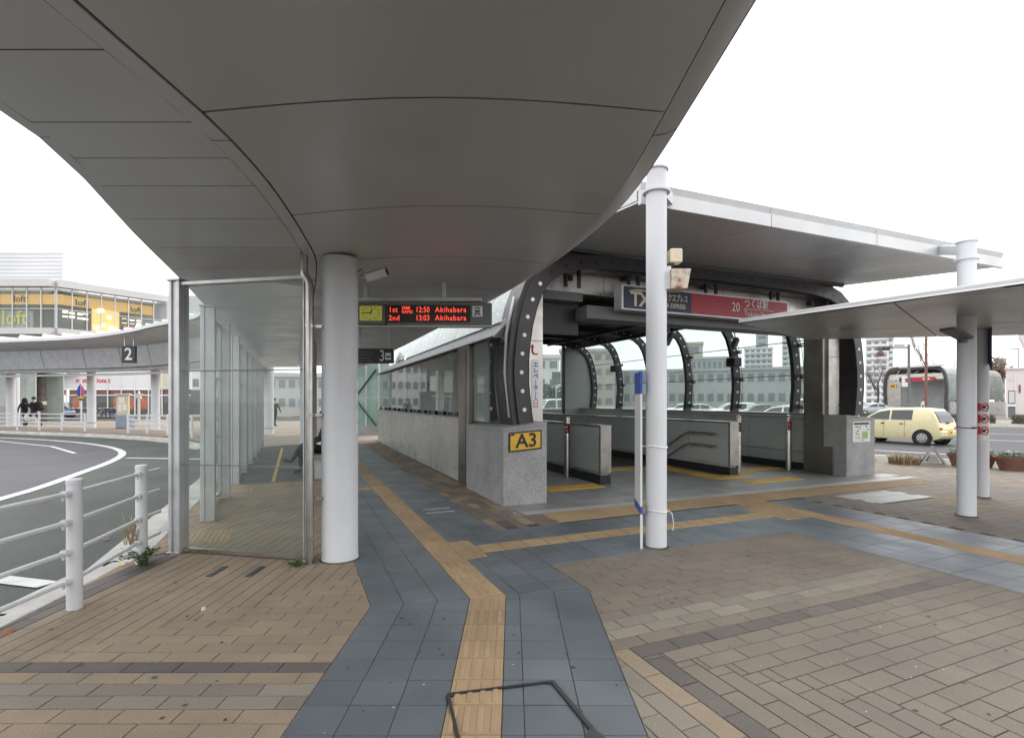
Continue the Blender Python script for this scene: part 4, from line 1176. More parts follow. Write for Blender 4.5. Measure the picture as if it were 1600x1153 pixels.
# elevator notice
nt_ = thing('elevator_notice', 'vertical white elevator notice strip on pale column above A3 pedestal', 'notice', W(.74, .41, 1.5))
stp = MB().boxst(.665, .795, .412, .418, 1.42, 2.22).build('strip', M['sign_white'], nt_)
for k, ch in enumerate('エレベ ー ター入口'.replace(' ', '')):
    z = 2.135 - k * .092
    mt = M['txt_pink'] if k >= 6 else M['txt_blue']
    if ch == 'ー':
        MB().boxst(.726, .734, .406, .411, z - .036, z + .036).build('lettering', mt, stp)
    else:
        text('lettering', ch, .095, W(.73, .412, z), U, Z, mt, stp, 'CENTER', bold=.0015)
MB().tube([W(.76, .405, 2.31), W(.70, .405, 2.31), W(.675, .405, 2.34), W(.675, .405, 2.42)], .011, 6).build('arrow', M['txt_red'], nt_)
MB().extr([W(.645, .41, 2.42), W(.705, .41, 2.42), W(.675, .41, 2.47)], -V * .008).build('arrow_head', M['txt_red'], nt_)

# station name sign
sn = thing('station_name_sign', 'long navy and red station name sign hanging across the entrance', 'sign', W(4.2, .3, 3.1))
MB().boxst(2.23, 6.17, .2, .42, 3.10, 3.52).build('case', M['alu'], sn)
fa = MB().boxst(2.27, 3.72, .192, .2, 3.125, 3.495).build('navy_panel', M['sign_navy'], sn)
fb = MB().boxst(3.722, 6.14, .192, .2, 3.125, 3.495).build('red_panel', M['sign_red'], sn)
text('logo_letters', 'TX', .34, W(2.4, .19, 3.28), U, Z, M['cream'], fa, bold=.009, sx=1.0, spacing=.85)
MB().tube([W(2.36 + .5 * k / 8, .186, 3.40 + .045 * math.sin(k / 8 * 2.4 + .4)) for k in range(9)], [.004 + .012 * math.sin(math.pi * k / 8) for k in range(9)], 5).build('logo_swoosh', M['cream'], fa)
text('lettering', 'つくばエクスプレス', .145, W(2.83, .19, 3.36), U, Z, M['cream'], fa, bold=.002, sx=.62)
text('lettering', 'TSUKUBA EXPRESS', .115, W(2.83, .19, 3.225), U, Z, M['cream'], fa, bold=.002, sx=.78)
text('lettering', '20', .24, W(4.68, .19, 3.31), U, Z, M['sign_white'], fb, sx=.85)
text('lettering', 'つくば駅', .185, W(4.99, .19, 3.395), U, Z, M['sign_white'], fb, bold=.002, sx=.85)
MB().boxst(4.99, 5.75, .187, .192, 3.295, 3.303).build('underline', M['sign_white'], fb)
text('lettering', 'Tsukuba Sta.', .135, W(4.99, .19, 3.21), U, Z, M['sign_white'], fb, sx=.85)

# bollards
for k, (s, tt, lb) in enumerate(((2.3, 2.2, 'stainless bollard left of the low stair wall'), (5.92, 1.2, 'stainless bollard beside the end of middle stair wall'), (7.5, 1.25, 'stainless bollard close to the right cladding column'))):
    b = thing('bollard', lb, 'bollard', W(s, tt), group='bollards with red no entry signs')
    MB().lathe(W(s, tt), [(.062, 0), (.062, 1.1), (.055, 1.13), (.05, 1.16), (.062, 1.165), (.06, 1.2), (.045, 1.235), (.015, 1.25)], 18).build('shaft', M['steel'], b, smooth=True)
    sgp = MB(); n_ = 6
    q = [(W(s, tt) + Vector((math.cos(R(270 + a)), math.sin(R(270 + a)), 0)) * .064) for a in range(-42, 43, 14)]
    sgp.grid([[p + Z * .9 for p in q], [p + Z * 1.1 for p in q]]); sgp = sgp.build('sign_wrap', M['txt_black'], b)
    c = W(s, tt, 1.03) + Vector((-.02, -.067, 0))
    MB().cyl(c, c + Vector((-.001, -.004, 0)), .034, n=16).build('no_entry_disc', M['txt_red'], sgp)
    MB().box(c + Vector((-.001, -.006, 0)), (.045, .003, .01)).build('no_entry_bar', M['sign_white'], sgp)
    MB().box(c + Vector((0, -.002, -.075)), (.06, .003, .035)).build('no_entry_text', M['txt_red'], sgp)

# ============================================================ SECOND CANOPY over the entrance front
c2_ = thing('flat_canopy', 'long flat white edged canopy above the station name sign', 'canopy', W(4, -1.4, 3.8))
def F2(a, b, z=0): return W(a, b, z)                                    # parallel to the entrance
E0, E1 = Vector((1.45, 5.75, 0)), Vector((8.2, 8.525, 0))
ed = (E1 - E0).normalized(); en_ = Vector((-ed.y, ed.x, 0)); EL = (E1 - E0).length
def zs2(k): return 3.79 + .27 * k
cuts = [0, 2.0, 4.05, 6.2, EL]
for a, b in zip(cuts, cuts[1:]):
    p = [E0 + ed * (a + .005), E0 + ed * (b - .005)]
    q = [p[0] + en_ * .06 + Z * 3.8, p[1] + en_ * .06 + Z * 3.8, p[1] + en_ * 3.3 + Z * 4.1, p[0] + en_ * 3.3 + Z * 4.1]
    MB().extr(q, Z * .02).build('soffit_panel', M['soffit'], c2_)
    MB().extr([p[0] + Z * 3.77, p[1] + Z * 3.77, p[1] + Z * 3.93, p[0] + Z * 3.93], en_ * .06).build('fascia', M['fascia'], c2_)
    MB().extr([p[0] + en_ * .03 + Z * 3.935, p[1] + en_ * .03 + Z * 3.935, p[1] + en_ * .0 + Z * 4.02, p[0] + en_ * .0 + Z * 4.02], en_ * .1).build('gutter_rim', M['fascia'], c2_)
MB().extr([E0 + en_ * .08 + Z * 3.83, E1 + en_ * .08 + Z * 3.83, E1 + en_ * 3.3 + Z * 4.13, E0 + en_ * 3.3 + Z * 4.13], Z * .12).build('roof_deck', M['fascia'], c2_)

# white columns
def white_col(c, r, h, label, flange):
    t = thing('round_column', label, 'column', c)
    prof = [(r + .004, -.01), (r, .03), (r, h - .36)]
    if flange: prof = [(r + .004, -.01), (r, .03), (r, h - .26), (r + .035, h - .258), (r + .035, h - .235), (r, h - .233), (r, h - .02), (r + .02, h - .018), (r + .02, h)]
    else: prof.append((r, h))
    MB().lathe(c, prof, 36).build('shaft', M['white_paint'], t, smooth=True)
    MB().lathe(c, [(r + .03, 0), (r + .02, .006), (r + .004, .012)], 20).build('base_sealant', M['joint'], t)
    return t
K1 = Vector((1.545, 5.48, 0)); K2 = Vector((6.17, 6.95, 0)); K3 = Vector((7.62, 8.3, 0))
t1_ = white_col(K1, .108, 4.03, 'white round column with strapped notice board by the entrance', True)
t2_ = white_col(K2, .104, 3.72, 'thick white round column passing through the right hand canopy', True)
t3_ = white_col(K3, .088, 2.78, 'slimmer white column carrying red prohibition stickers', False)
for kc, tt_, za_, ka in ((K1, t1_, 3.88, .4), (K2, t2_, 3.6, 5.545)):
    p_ = kc + Z * za_; q_ = E0 + ed * ka + Z * 3.87; dd = (q_ - p_).normalized(); sd_ = Vector((-dd.y, dd.x, 0)).normalized()
    MB().box((p_ + q_) / 2, ((q_ - p_).length, .07, .13), dd, sd_, dd.cross(sd_)).build('arm', M['white_paint'], tt_)
# board strapped to the column
nb = thing('notice_board', 'narrow white board with blue ends strapped edge on to column', 'notice board', K1 + Vector((-.16, -.02, 0)))
bxx = K1 + Vector((-.175, -.03, 0)); dv = Vector((.12, .99, 0)).normalized(); dn = Vector((dv.y, -dv.x, 0))
MB().box(bxx + dv * .2 + Z * 1.02, (.5, .02, 1.22), dv, dn).build('panel', M['sign_white'], nb)
MB().box(bxx + dv * .2 + Z * 1.75, (.505, .024, .24), dv, dn).build('blue_band', M['txt_blue'], nb)
MB().box(bxx + dv * .2 + Z * .4, (.505, .024, .08), dv, dn).build('blue_band', M['txt_blue'], nb)
MB().box(bxx - dv * .05 + Z * .18, (.03, .024, .36), dv, dn).build('stake', M['sign_white'], nb)
for zz in (1.07, .39):
    pts = [K1 + Vector((math.cos(a) * .113, math.sin(a) * .113, zz + .01 * math.sin(a * 2))) for a in [k * 2 * math.pi / 20 for k in range(20)]]
    b = MB(); b.tube(pts, .006, 5, closed=True); b.tube([pts[10], bxx + dv * .1 + Z * zz], .006, 5); b.build('strap', M['sign_white'], nb)
MB().tube([K1 + Vector((.11, -.05, .40)), K1 + Vector((.15, -.06, .36)), K1 + Vector((.17, -.05, .25)), K1 + Vector((.165, -.04, .18))], .005, 5).build('loose_twine', M['sign_white'], nb)
# cream lamp boxes on the column
lb_ = thing('floodlight', 'cream floodlight box with rusty case on column beside name sign', 'floodlight', K1 + Vector((.15, 0, 2.9)))
MB().bbox(K1 + Vector((.20, .02, 3.10)), (.13, .14, .145), r=.008).build('ballast_box', M['cream'], lb_)
mb = MB(); qq = [Vector((.13, -.1, 2.74)), Vector((.30, -.1, 2.74)), Vector((.33, -.12, 2.94)), Vector((.13, -.12, 2.94))]
mb.extr([K1 + p for p in qq], YA * .22); mb.build('lamp_case', M['rusty'], lb_)
MB().box(K1 + Vector((.12, .02, 3.01)), (.14, .05, .03)).build('bracket', M['dark_metal'], lb_)
MB().box(K1 + Vector((.115, .02, 2.86)), (.05, .16, .24)).build('bracket', M['white_paint'], lb_)

# ============================================================ THIRD CANOPY on the right
c3 = thing('wing_canopy', 'pointed flat canopy with bright white rim entering from the right', 'canopy', (6, 7, 2.75))
T0, T1, T2, T3 = [Vector(p) for p in ((3.35, 7.56, 2.71), (6.6, 2.75, 2.71), (12.0, 8.4, 2.71), (5.52, 9.62, 2.71))]
def q4(a, b, c, d, k0, k1, l0, l1):
    P = lambda k, l: (a * (1 - k) + b * k) * (1 - l) + (d * (1 - k) + c * k) * l
    return [P(k0, l0), P(k1, l0), P(k1, l1), P(k0, l1)]
for l0, l1 in ((.0, .045), (.05, .62), (.625, 1)):
    for k0, k1 in ((0, .33), (.333, .66), (.663, 1)):
        q = q4(T0, T1, T2, T3, k0, k1, l0, l1)
        MB().extr(q, Z * .015).build('soffit_panel', M['soffit'], c3)
MB().extr([p + Z * .02 for p in (T0, T1, T2, T3)], Z * .035).build('roof_deck', M['fascia'], c3)
dd = (T1 - T0).normalized(); nn = Vector((dd.y, -dd.x, 0))
MB().extr([T0 + nn * .01 + Z * .0, T1 + nn * .01, T1 + nn * -.02 + Z * .09, T0 + nn * -.02 + Z * .06], -nn * .12).build('rim', M['bld_white'], c3)
# lamp under it
lm = thing('street_lamp_head', 'flat grey lamp head on bracket of thick right column', 'lamp', K2 + Vector((-.2, -.1, 2.2)))
dl = Vector((-.85, -.2, .3)).normalized(); sd3 = Vector((-dl.y, dl.x, 0)).normalized(); up3 = dl.cross(sd3)
MB().bbox(K2 + Vector((-.26, -.14, 2.45)), (.36, .2, .045), dl, sd3, up3, r=.012).build('head', M['grey_box'], lm)
MB().box(K2 + Vector((-.23, -.14, 2.425)), (.2, .14, .012), dl, sd3, up3).build('diffuser', M['alu'], lm)
MB().bbox(K2 + Vector((-.1, -.06, 2.38)), (.09, .06, .08), r=.01).build('bracket', M['grey_box'], lm)
wr = thing('wire_strap', 'dark wire strap tied round the thick right column', 'strap', K2)
MB().tube([K2 + Vector((math.cos(a) * .109, math.sin(a) * .109, 1.2 + .01 * math.sin(a))) for a in [k * math.pi / 10 for k in range(20)]], .006, 5, closed=True).build('loop', M['dark_metal'], wr)
MB().box(K2 + Vector((.0, -.118, 1.2)), (.05, .02, .018)).build('buckle', M['dark_metal'], wr)
# banner and prohibition stickers on the slim column
bnr = thing('hanging_banner', 'navy hanging banner with pale rocket picture on slim right column', 'banner', K3 + Vector((.0, -.15, 2.1)))
c = K3 + Vector((-.03, -.16, 0)); ba = Vector((.55, .83, 0)).normalized()
MB().extr([c - ba * .15 + Z * 2.05, c + ba * .15 + Z * 2.18, c + ba * .15 + Z * 2.74, c - ba * .15 + Z * 2.74], Vector((ba.y, -ba.x, 0)) * .006).build('cloth', M['banner'], bnr)
bn_n = Vector((ba.y, -ba.x, 0)) * .009
MB().extr([c + bn_n + ba * x + Z * z for x, z in ((-.05, 2.28), (.02, 2.26), (.03, 2.4), (.0, 2.52), (-.03, 2.4))], bn_n * .2).build('rocket', M['sign_white'], bnr)
MB().extr([c + bn_n + ba * x + Z * z for x, z in ((-.01, 2.5), (.02, 2.5), (.03, 2.66), (.015, 2.66))], bn_n * .2).build('flame', M['store_orange'], bnr)
MB().extr([c + bn_n * 1.1 + ba * x + Z * z for x, z in ((-.15, 2.05), (.15, 2.18), (.15, 2.2), (-.15, 2.07))], bn_n * .2).build('hem', M['sign_white'], bnr)
stk = thing('prohibition_stickers', 'column sticker with three red prohibition signs', 'sticker', K3 + Vector((0, -.13, 1.2)))
q = [K3 + Vector((math.cos(R(a)), math.sin(R(a)), 0)) * .091 for a in range(196, 276, 10)]
mb = MB(); mb.grid([[p + Z * .92 for p in q], [p + Z * 1.55 for p in q]]); mb.build('sheet', M['sign_white'], stk)
for k in range(3):
    z = 1.46 - k * .19
    a = R(247); o = Vector((math.cos(a), math.sin(a), 0)); sdv = Vector((-o.y, o.x, 0))
    cc = K3 + o * .098 + Z * z
    MB().tube([cc + sdv * (math.cos(b) * .046) + Z * (math.sin(b) * .065) for b in [i * math.pi / 7 for i in range(14)]], .008, 4, closed=True).build('ring', M['txt_red'], stk)
    MB().box(cc, (.1, .004, .012), (sdv + Z).normalized(), o, (Z - sdv).normalized()).build('slash', M['txt_red'], stk)
    MB().box(cc + o * .001 - sdv * .01, (.04, .004, .05), sdv, o).build('pictogram', M['txt_black'], stk)
    a = R(206); o = Vector((math.cos(a), math.sin(a), 0)); sdv = Vector((-o.y, o.x, 0))
    MB().box(K3 + o * .094 + Z * z, (.036, .004, .13), sdv, o).build('caption_bar', M['txt_red'], stk)
# ============================================================ CARS
def make_car(name, label, paint, L, Wd, H, loc, rz, style='hatch', plate=None, group=None, wheel_r=.28):
    t = thing(name, label, 'van' if style == 'van' else 'car', loc, rz, group)
    hw = Wd / 2
    # side outline of the top: x from rear(0) to front(L)
    if style == 'hatch':
        top = [(0, .62), (.06, .88), (.16, H * .80), (.36, H * .965), (.9, H), (L * .52, H * .985), (L * .64, H * .93), (L * .80, .97), (L * .90, .92), (L * .97, .80), (L, .62)]
        belt = .92; g0, g1 = .12, .80
    elif style == 'van':
        top = [(0, .7), (.04, 1.0), (.14, H * .9), (.3, H * .98), (.8, H), (L * .7, H * .985), (L * .78, H * .94), (L * .91, 1.05), (L * .97, .95), (L, .7)]
        belt = 1.0; g0, g1 = .08, .91
    else:
        top = [(0, .65), (.1, .95), (.5, 1.0), (L * .22, 1.05), (L * .33, H * .95), (L * .45, H), (L * .55, H * .985), (L * .64, H * .93), (L * .76, .98), (L * .9, .88), (L * .97, .78), (L, .6)]
        belt = .95; g0, g1 = .2, .76
    def topz(x):
        for (a, za), (b, zb) in zip(top, top[1:]):
            if a <= x <= b: return za + (zb - za) * (x - a) / (b - a)
        return top[-1][1]
    n = 36
    def sect(x):
        k = x / L
        w_ = hw * (1 - .16 * max(0, (k - .86) / .14) ** 2 - .10 * max(0, (.10 - k) / .10) ** 2)
        zt = topz(x); b = min(belt, zt - .03)
        wt = w_ * (1 - .2 * max(0, (zt - belt)) / max(.01, H - belt)) if zt > belt else w_ * .97
        zb = .2 + .1 * max(0, (k - .93) / .07) + .1 * max(0, (.06 - k) / .06)
        return [(w_ * .93, zb), (w_ * .99, zb + .12), (w_, .55 if b > .6 else b * .8), (w_ * .985, b), (wt * 1.0, zt - .06 if zt > belt + .1 else b + (zt - b) * .5), (wt * .9, zt - .01), (wt * .5, zt + .004), (0, zt + .008)]
    def P(x, w_, z): return Vector((x - L / 2, w_, z))
    mb = MB(); rows = []
    for i in range(n + 1):
        x = L * i / n; s = sect(x)
        rows.append([P(x, -a, z) for a, z in s] + [P(x, a, z) for a, z in s[-2::-1]])
    mb.grid([r[::-1] for r in rows])
    m = len(rows[0])
    mb.add(rows[0], [tuple(range(m))]); mb.add(rows[-1], [tuple(reversed(range(m)))])
    mb.add([r[0] for r in rows] + [r[-1] for r in rows], [(i, n + 1 + i, n + 2 + i, i + 1) for i in range(n)])
    body = mb.build('body', paint, t, smooth=True, local=True)
    # side windows on the sloping upper body
    def wpt(x, k, side, off=.006):
        s = sect(x); (a, za), (b, zb) = s[3], s[4]
        return P(x, side * (a + (b - a) * k + off), za + (zb - za) * k)
    xs = {'hatch': [(.27, .49), (.51, .74)], 'van': [(.1, .33), (.35, .58), (.6, .86)], 'sedan': [(.31, .47), (.49, .71)]}[style]
    for a, b in xs:
        for side in (-1, 1):
            q = MB(); N = 6; lo = []; hi = []
            for i in range(N + 1):
                x = L * (a + (b - a) * i / N)
                s = sect(x); hh = s[4][1] - s[3][1]
                if hh < .08: continue
                lo.append(wpt(x, .07, side)); hi.append(wpt(x, .93, side))
            if len(lo) > 1:
                q.grid([lo, hi] if side < 0 else [hi, lo]); q.build('side_window', M['glass_win'], t, local=True)
    def cross(xa, xb, name, m_, inset=.86):
        q = MB(); rows_ = []; N_ = 7
        for i in range(N_ + 1):
            xx = xa + (xb - xa) * i / N_; s = sect(xx); e = .02
            dz = (topz(xx + e) - topz(xx - e)) / (2 * e); nv = Vector((-dz, 0, 1)).normalized() * .022
            rows_.append([P(xx, f * s[5][0] * 1.04, topz(xx)) + nv for f in (-inset, -inset * .5, 0, inset * .5, inset)])
        q.grid(rows_[::-1]); q.build(name, m_, t, local=True)
    if style == 'hatch': cross(L * .66, L * .785, 'windscreen', M['glass_win']); cross(.062, .28, 'rear_window', M['glass_win'], .84)
    elif style == 'van': cross(L * .79, L * .9, 'windscreen', M['glass_win']); cross(.07, .2, 'rear_window', M['glass_win'], .84)
    else: cross(L * .65, L * .75, 'windscreen', M['glass_win']); cross(L * .235, L * .32, 'rear_window', M['glass_win'])
    # wheels
    for xw in (L * .165, L * .82):
        for side in (-1, 1):
            c = P(xw, side * (hw - .07), wheel_r)
            MB().cyl(c + YA * side * .072, c + YA * side * .078, wheel_r + .055, n=24).build('wheel_arch', M['black'], t, local=True)
            tw_ = MB().lathe((0, 0, 0), [(wheel_r * .62, -.085), (wheel_r * .93, -.085), (wheel_r, -.05), (wheel_r, .05), (wheel_r * .93, .085), (wheel_r * .62, .085)], 24)
            wl = link('wheel', tw_.mesh('wheel', M['rubber'], True), t, local=True); wl.location = c; wl.rotation_euler = (R(90), 0, 0)
            rim = MB().lathe((0, 0, 0), [(wheel_r * .3, -.093), (wheel_r * .64, -.086), (wheel_r * .64, .086), (wheel_r * .3, .093)], 20)
            for k in range(7):
                q = k * 2 * math.pi / 7; dv_ = Vector((math.cos(q), math.sin(q), 0))
                for zz in (-.0895, .0895): rim.box(dv_ * wheel_r * .47 + Z * zz, (wheel_r * .18, .028, .006), dv_, Vector((-dv_.y, dv_.x, 0)), m=1)
            link('rim', rim.mesh('rim', [M['rim'], M['black']]), wl, local=True)
    # lamps, bumper, plate, mirrors, handles
    for side in (-1, 1):
        MB().bbox(P(.02, side * hw * .76, .64 if style == 'hatch' else .85), (.05, .2, .09 if style != 'van' else .3), r=.01).build('tail_lamp', M['lamp_red'], t, local=True)
        MB().bbox(P(L * .965, side * hw * .68, .72), (.1, .24, .12), r=.02).build('headlight', M['lamp_clear'], t, local=True)
        MB().bbox(P(L * .73, side * (hw + .05), belt + .05), (.08, .14, .11), r=.02).build('mirror', paint, t, local=True)
        for xh in (L * .38, L * .58): MB().bbox(P(xh, side * (hw + .004), belt - .12), (.12, .02, .035), r=.006).build('door_handle', M['black'], t, local=True)
        for xh in (L * .345, L * .565): MB().box(P(xh, side * (hw * .995), .62), (.008, .01, .6)).build('door_gap', M['black'], t, local=True)
    MB().bbox(P(-.01, 0, .45), (.08, Wd * .9, .22), r=.03).build('bumper', paint, t, local=True)
    MB().bbox(P(L + .0, 0, .42), (.06, Wd * .8, .18), r=.02).build('grille', M['black'], t, local=True)
    MB().bbox(P(-.055, 0, .5), (.012, .34, .17), r=.003).build('number_plate', plate or M['sign_white'], t, local=True)
    if style == 'hatch':
        MB().bbox(P(.02, 0, .86), (.04, .16, .05), r=.006).build('hatch_handle', M['black'], t, local=True)
        for yy_ in (-.08, -.02, .06): MB().box(P(-.062, yy_, .49), (.002, .035, .07)).build('plate_mark', M['txt_black'], t, local=True)
    return t
make_car('small_car', 'cream yellow small hatchback driving on the street beside pedestal', M['car_cream'], 3.3, 1.42, 1.43, (15.7, 20.75, -.12), R(117), 'hatch', M['plate_yellow'])
make_car('white_car', 'white car partly hidden behind the cream yellow hatchback', M['car_white'], 4.2, 1.7, 1.5, (14.2, 26.2, -.12), R(128), 'hatch')
rowc = [('silver_car', 'silver sedan parked behind station glass under the far ribs', 'car_silver', 'sedan', 1090, 46, 1.45, 4.4),
        ('white_car', 'white hatchback parked behind glass left of dark sedan', 'car_white', 'hatch', 1145, 44, 1.55, 4.0),
        ('dark_car', 'dark green sedan parked behind glass between white cars', 'car_green', 'sedan', 1190, 40, 1.45, 4.4),
        ('white_van', 'white van parked behind glass next to right cladding column', 'car_white', 'van', 1268, 42, 1.9, 4.5),
        ('white_car', 'leftmost white car parked behind the station glass', 'car_white', 'sedan', 1068, 52, 1.45, 4.4),
        ('white_van', 'small white van seen past the end of station hall', 'car_white', 'van', 872, 46, 1.9, 4.4),
        ('silver_car', 'silver car parked by bare trees left of far entrance', 'car_silver', 'sedan', 1366, 62, 1.45, 4.4)]
for nm, lb, mt, sty, px, Y, H, L in rowc:
    make_car(nm, lb, M[mt], L, 1.7, H, ((px - 800) * Y / 800, Y, -.1), R(170 if sty != 'van' else 196), sty, group=None)
make_car('navy_car', 'navy blue car parked by the shop front behind walking people', M['car_blue'], 4.0, 1.7, 1.5, ((78 - 800) * 47 / 800, 47, -.1), R(-8), 'hatch')

# ============================================================ PEOPLE
def person(name, label, joints, loc, rz, coat, trouser, extra=None, scale=1.0):
    """one skinned body; joints: dict of points, local frame facing -Y"""
    t = thing(name, label, 'person', loc, rz)
    J = joints
    vs = []; ed = []; rad = []; idx = {}
    def add(k, p, r):
        idx[k] = len(vs); vs.append(Vector(p) * scale); rad.append(r * scale)
    for k, (p, r) in J.items(): add(k, p, r)
    for a, b in (('pelvis', 'waist'), ('waist', 'chest'), ('chest', 'neck'), ('neck', 'head'), ('head', 'crown'),
                 ('chest', 'shl'), ('shl', 'ell'), ('ell', 'wrl'), ('wrl', 'hal'), ('chest', 'shr'), ('shr', 'elr'), ('elr', 'wrr'), ('wrr', 'har'),
                 ('pelvis', 'hpl'), ('hpl', 'knl'), ('knl', 'anl'), ('anl', 'tol'), ('pelvis', 'hpr'), ('hpr', 'knr'), ('knr', 'anr'), ('anr', 'tor')):
        ed.append((idx[a], idx[b]))
    me = bpy.data.meshes.new('body'); me.from_pydata(vs, ed, [])
    o = bpy.data.objects.new('body_tmp', me); COL.objects.link(o)
    md = o.modifiers.new('s', 'SKIN')
    sv = me.skin_vertices[0].data
    for i, r in enumerate(rad): sv[i].radius = (r, r * .85); sv[i].use_root = (i == 0)
    sb = o.modifiers.new('b', 'SUBSURF'); sb.levels = 2
    bpy.context.view_layer.update()
    dg = bpy.context.evaluated_depsgraph_get()
    me2 = bpy.data.meshes.new_from_object(o.evaluated_get(dg))
    bpy.data.objects.remove(o)
    for m_ in (coat, trouser, M['skin'], M['black']): me2.materials.append(m_)
    keys = list(J.keys()); pts = [(k, vs[idx[k]]) for k in keys]
    for pl_ in me2.polygons:
        c = pl_.center; k = min(pts, key=lambda q: (q[1] - c).length)[0]
        pl_.material_index = 2 if k in ('head', 'neck', 'hal', 'har', 'crown') else 3 if k in ('anl', 'anr', 'tol', 'tor') else 1 if k in ('hpl', 'hpr', 'knl', 'knr') else 0
        pl_.use_smooth = True
    link('body', me2, t, local=True)
    hd = vs[idx['head']]; cr = vs[idx['crown']]
    h = MB(); rows = []
    for i in range(7):
        ph = math.pi * .5 * (i / 6) * 1.25 - .35
        rows.append([hd + Vector((math.cos(a) * math.cos(ph) * .098, .02 + math.sin(a) * math.cos(ph) * .112, .06 + math.sin(ph) * .115)) * scale for a in [k * math.pi / 8 for k in range(17)]])
    h.grid(rows); h.build('hair', M['hair'], t, smooth=True, local=True)
    f = MB(); f.lathe(hd + Vector((0, -.1, .0)) * scale, [(.006, -.02), (.014, -.012), (.006, .02)], 8); f.build('nose', M['skin'], t, local=True)
    for sgn in (-1, 1): MB().lathe(hd + Vector((.033 * sgn, -.088, .03)) * scale, [(.003, -.006), (.009, 0), (.003, .006)], 8).build('eye', M['txt_black'], t, local=True)
    MB().box(hd + Vector((0, -.09, -.045)) * scale, (.04, .01, .008)).build('mouth', M['txt_pink'], t, local=True)
    return t
def walker(fl, fr, al, ar):
    return dict(pelvis=((0, 0, .93), .15), waist=((0, 0, 1.08), .145), chest=((0, 0, 1.33), .16), neck=((0, -.01, 1.5), .06), head=((0, -.03, 1.6), .09), crown=((0, -.02, 1.70), .075),
                shl=((-.19, 0, 1.40), .075), ell=((-.25, al, 1.13), .055), wrl=((-.25, al * 1.8 - .06, .9), .04), hal=((-.25, al * 1.9 - .07, .82), .04),
                shr=((.19, 0, 1.40), .075), elr=((.25, ar, 1.13), .055), wrr=((.25, ar * 1.8 - .06, .9), .04), har=((.25, ar * 1.9 - .07, .82), .04),
                hpl=((-.1, 0, .86), .1), knl=((-.1, fl * .6 - .04, .48), .07), anl=((-.1, fl, .08), .05), tol=((-.1, fl - .16, .04), .045),
                hpr=((.1, 0, .86), .1), knr=((.1, fr * .6 - .04, .48), .07), anr=((.1, fr, .08), .05), tor=((.1, fr - .16, .04), .045))
YP = 31.2
p1 = person('person', 'person in hooded black coat walking, left one of the pair', walker(-.22, .22, .12, -.12), ((38.5 - 800) * YP / 800, YP, 0), R(78), M['cloth_black'], M['cloth_dark'])
MB().lathe((0, .0, 1.52), [(.14, -.06), (.15, .0), (.13, .12), (.09, .2), (.02, .235)], 12).build('hood', M['cloth_black'], p1, smooth=True, local=True)
p2 = person('person', 'person in black carrying large dark backpack and white bag', walker(.36, -.34, -.14, .2), ((53 - 800) * YP / 800, YP, 0), R(-85), M['cloth_black'], M['cloth_dark'], scale=1.04)
bp_ = thing('backpack', 'large dark pack on the back of the walking person', 'backpack', ((53 - 800) * YP / 800 + .3, YP, 1.2), R(-85))
MB().bbox((0, .0, .05), (.36, .34, .56), (XA), (YA * .9 + Z * .3).normalized(), (Z * .9 - YA * .3).normalized(), r=.06).build('sack', M['cloth_black'], bp_, local=True)
for sgn in (-1, 1): MB().tube([(.12 * sgn, -.15, .25), (.13 * sgn, -.25, .28), (.13 * sgn, -.3, .1), (.12 * sgn, -.16, -.15)], .02, 6).build('strap', M['cloth_dark'], bp_, local=True)
hb_ = thing('carrier_bag', 'white carrier bag held between the two walking people', 'bag', ((46 - 800) * YP / 800, YP - .05, .35))
mb = MB(); mb.lathe((0, 0, 0), [(.14, 0), (.2, .06), (.22, .25), (.16, .42), (.06, .5)], 10); o = mb.build('sack', M['bag_white'], hb_, local=True)
MB().tube([(-.05, 0, .46), (-.03, 0, .6), (.03, 0, .6), (.05, 0, .46)], .012, 5).build('handles', M['bag_white'], hb_, local=True)
p3 = person('person', 'distant person half hidden behind a column beyond the shelter', walker(-.2, .2, .1, -.1), ((429 - 800) * 32 / 800, 32.0, 0), R(60), M['cloth_dark'], M['cloth_black'])
seat = dict(pelvis=((0, .05, .53), .15), waist=((0, .06, .68), .145), chest=((0, .04, .93), .16), neck=((0, .02, 1.1), .06), head=((0, -.01, 1.2), .09), crown=((0, 0, 1.3), .075),
            shl=((-.19, .03, 1.0), .075), ell=((-.24, -.08, .76), .055), wrl=((-.14, -.3, .68), .04), hal=((-.08, -.37, .67), .04),
            shr=((.19, .03, 1.0), .075), elr=((.24, -.08, .76), .055), wrr=((.14, -.3, .68), .04), har=((.08, -.37, .67), .04),
            hpl=((-.1, -.02, .52), .1), knl=((-.1, -.46, .52), .075), anl=((-.08, -.45, .1), .05), tol=((-.08, -.61, .06), .045),
            hpr=((.1, -.02, .54), .1), knr=((.1, -.42, .66), .075), anr=((.0, -.64, .3), .05), tor=((-.02, -.8, .33), .045))
ps = person('person', 'person in dark clothes seated on bench behind thick column', seat, W(-2.26, 4.6), A23 - R(90), M['cloth_dark'], M['cloth_black'])

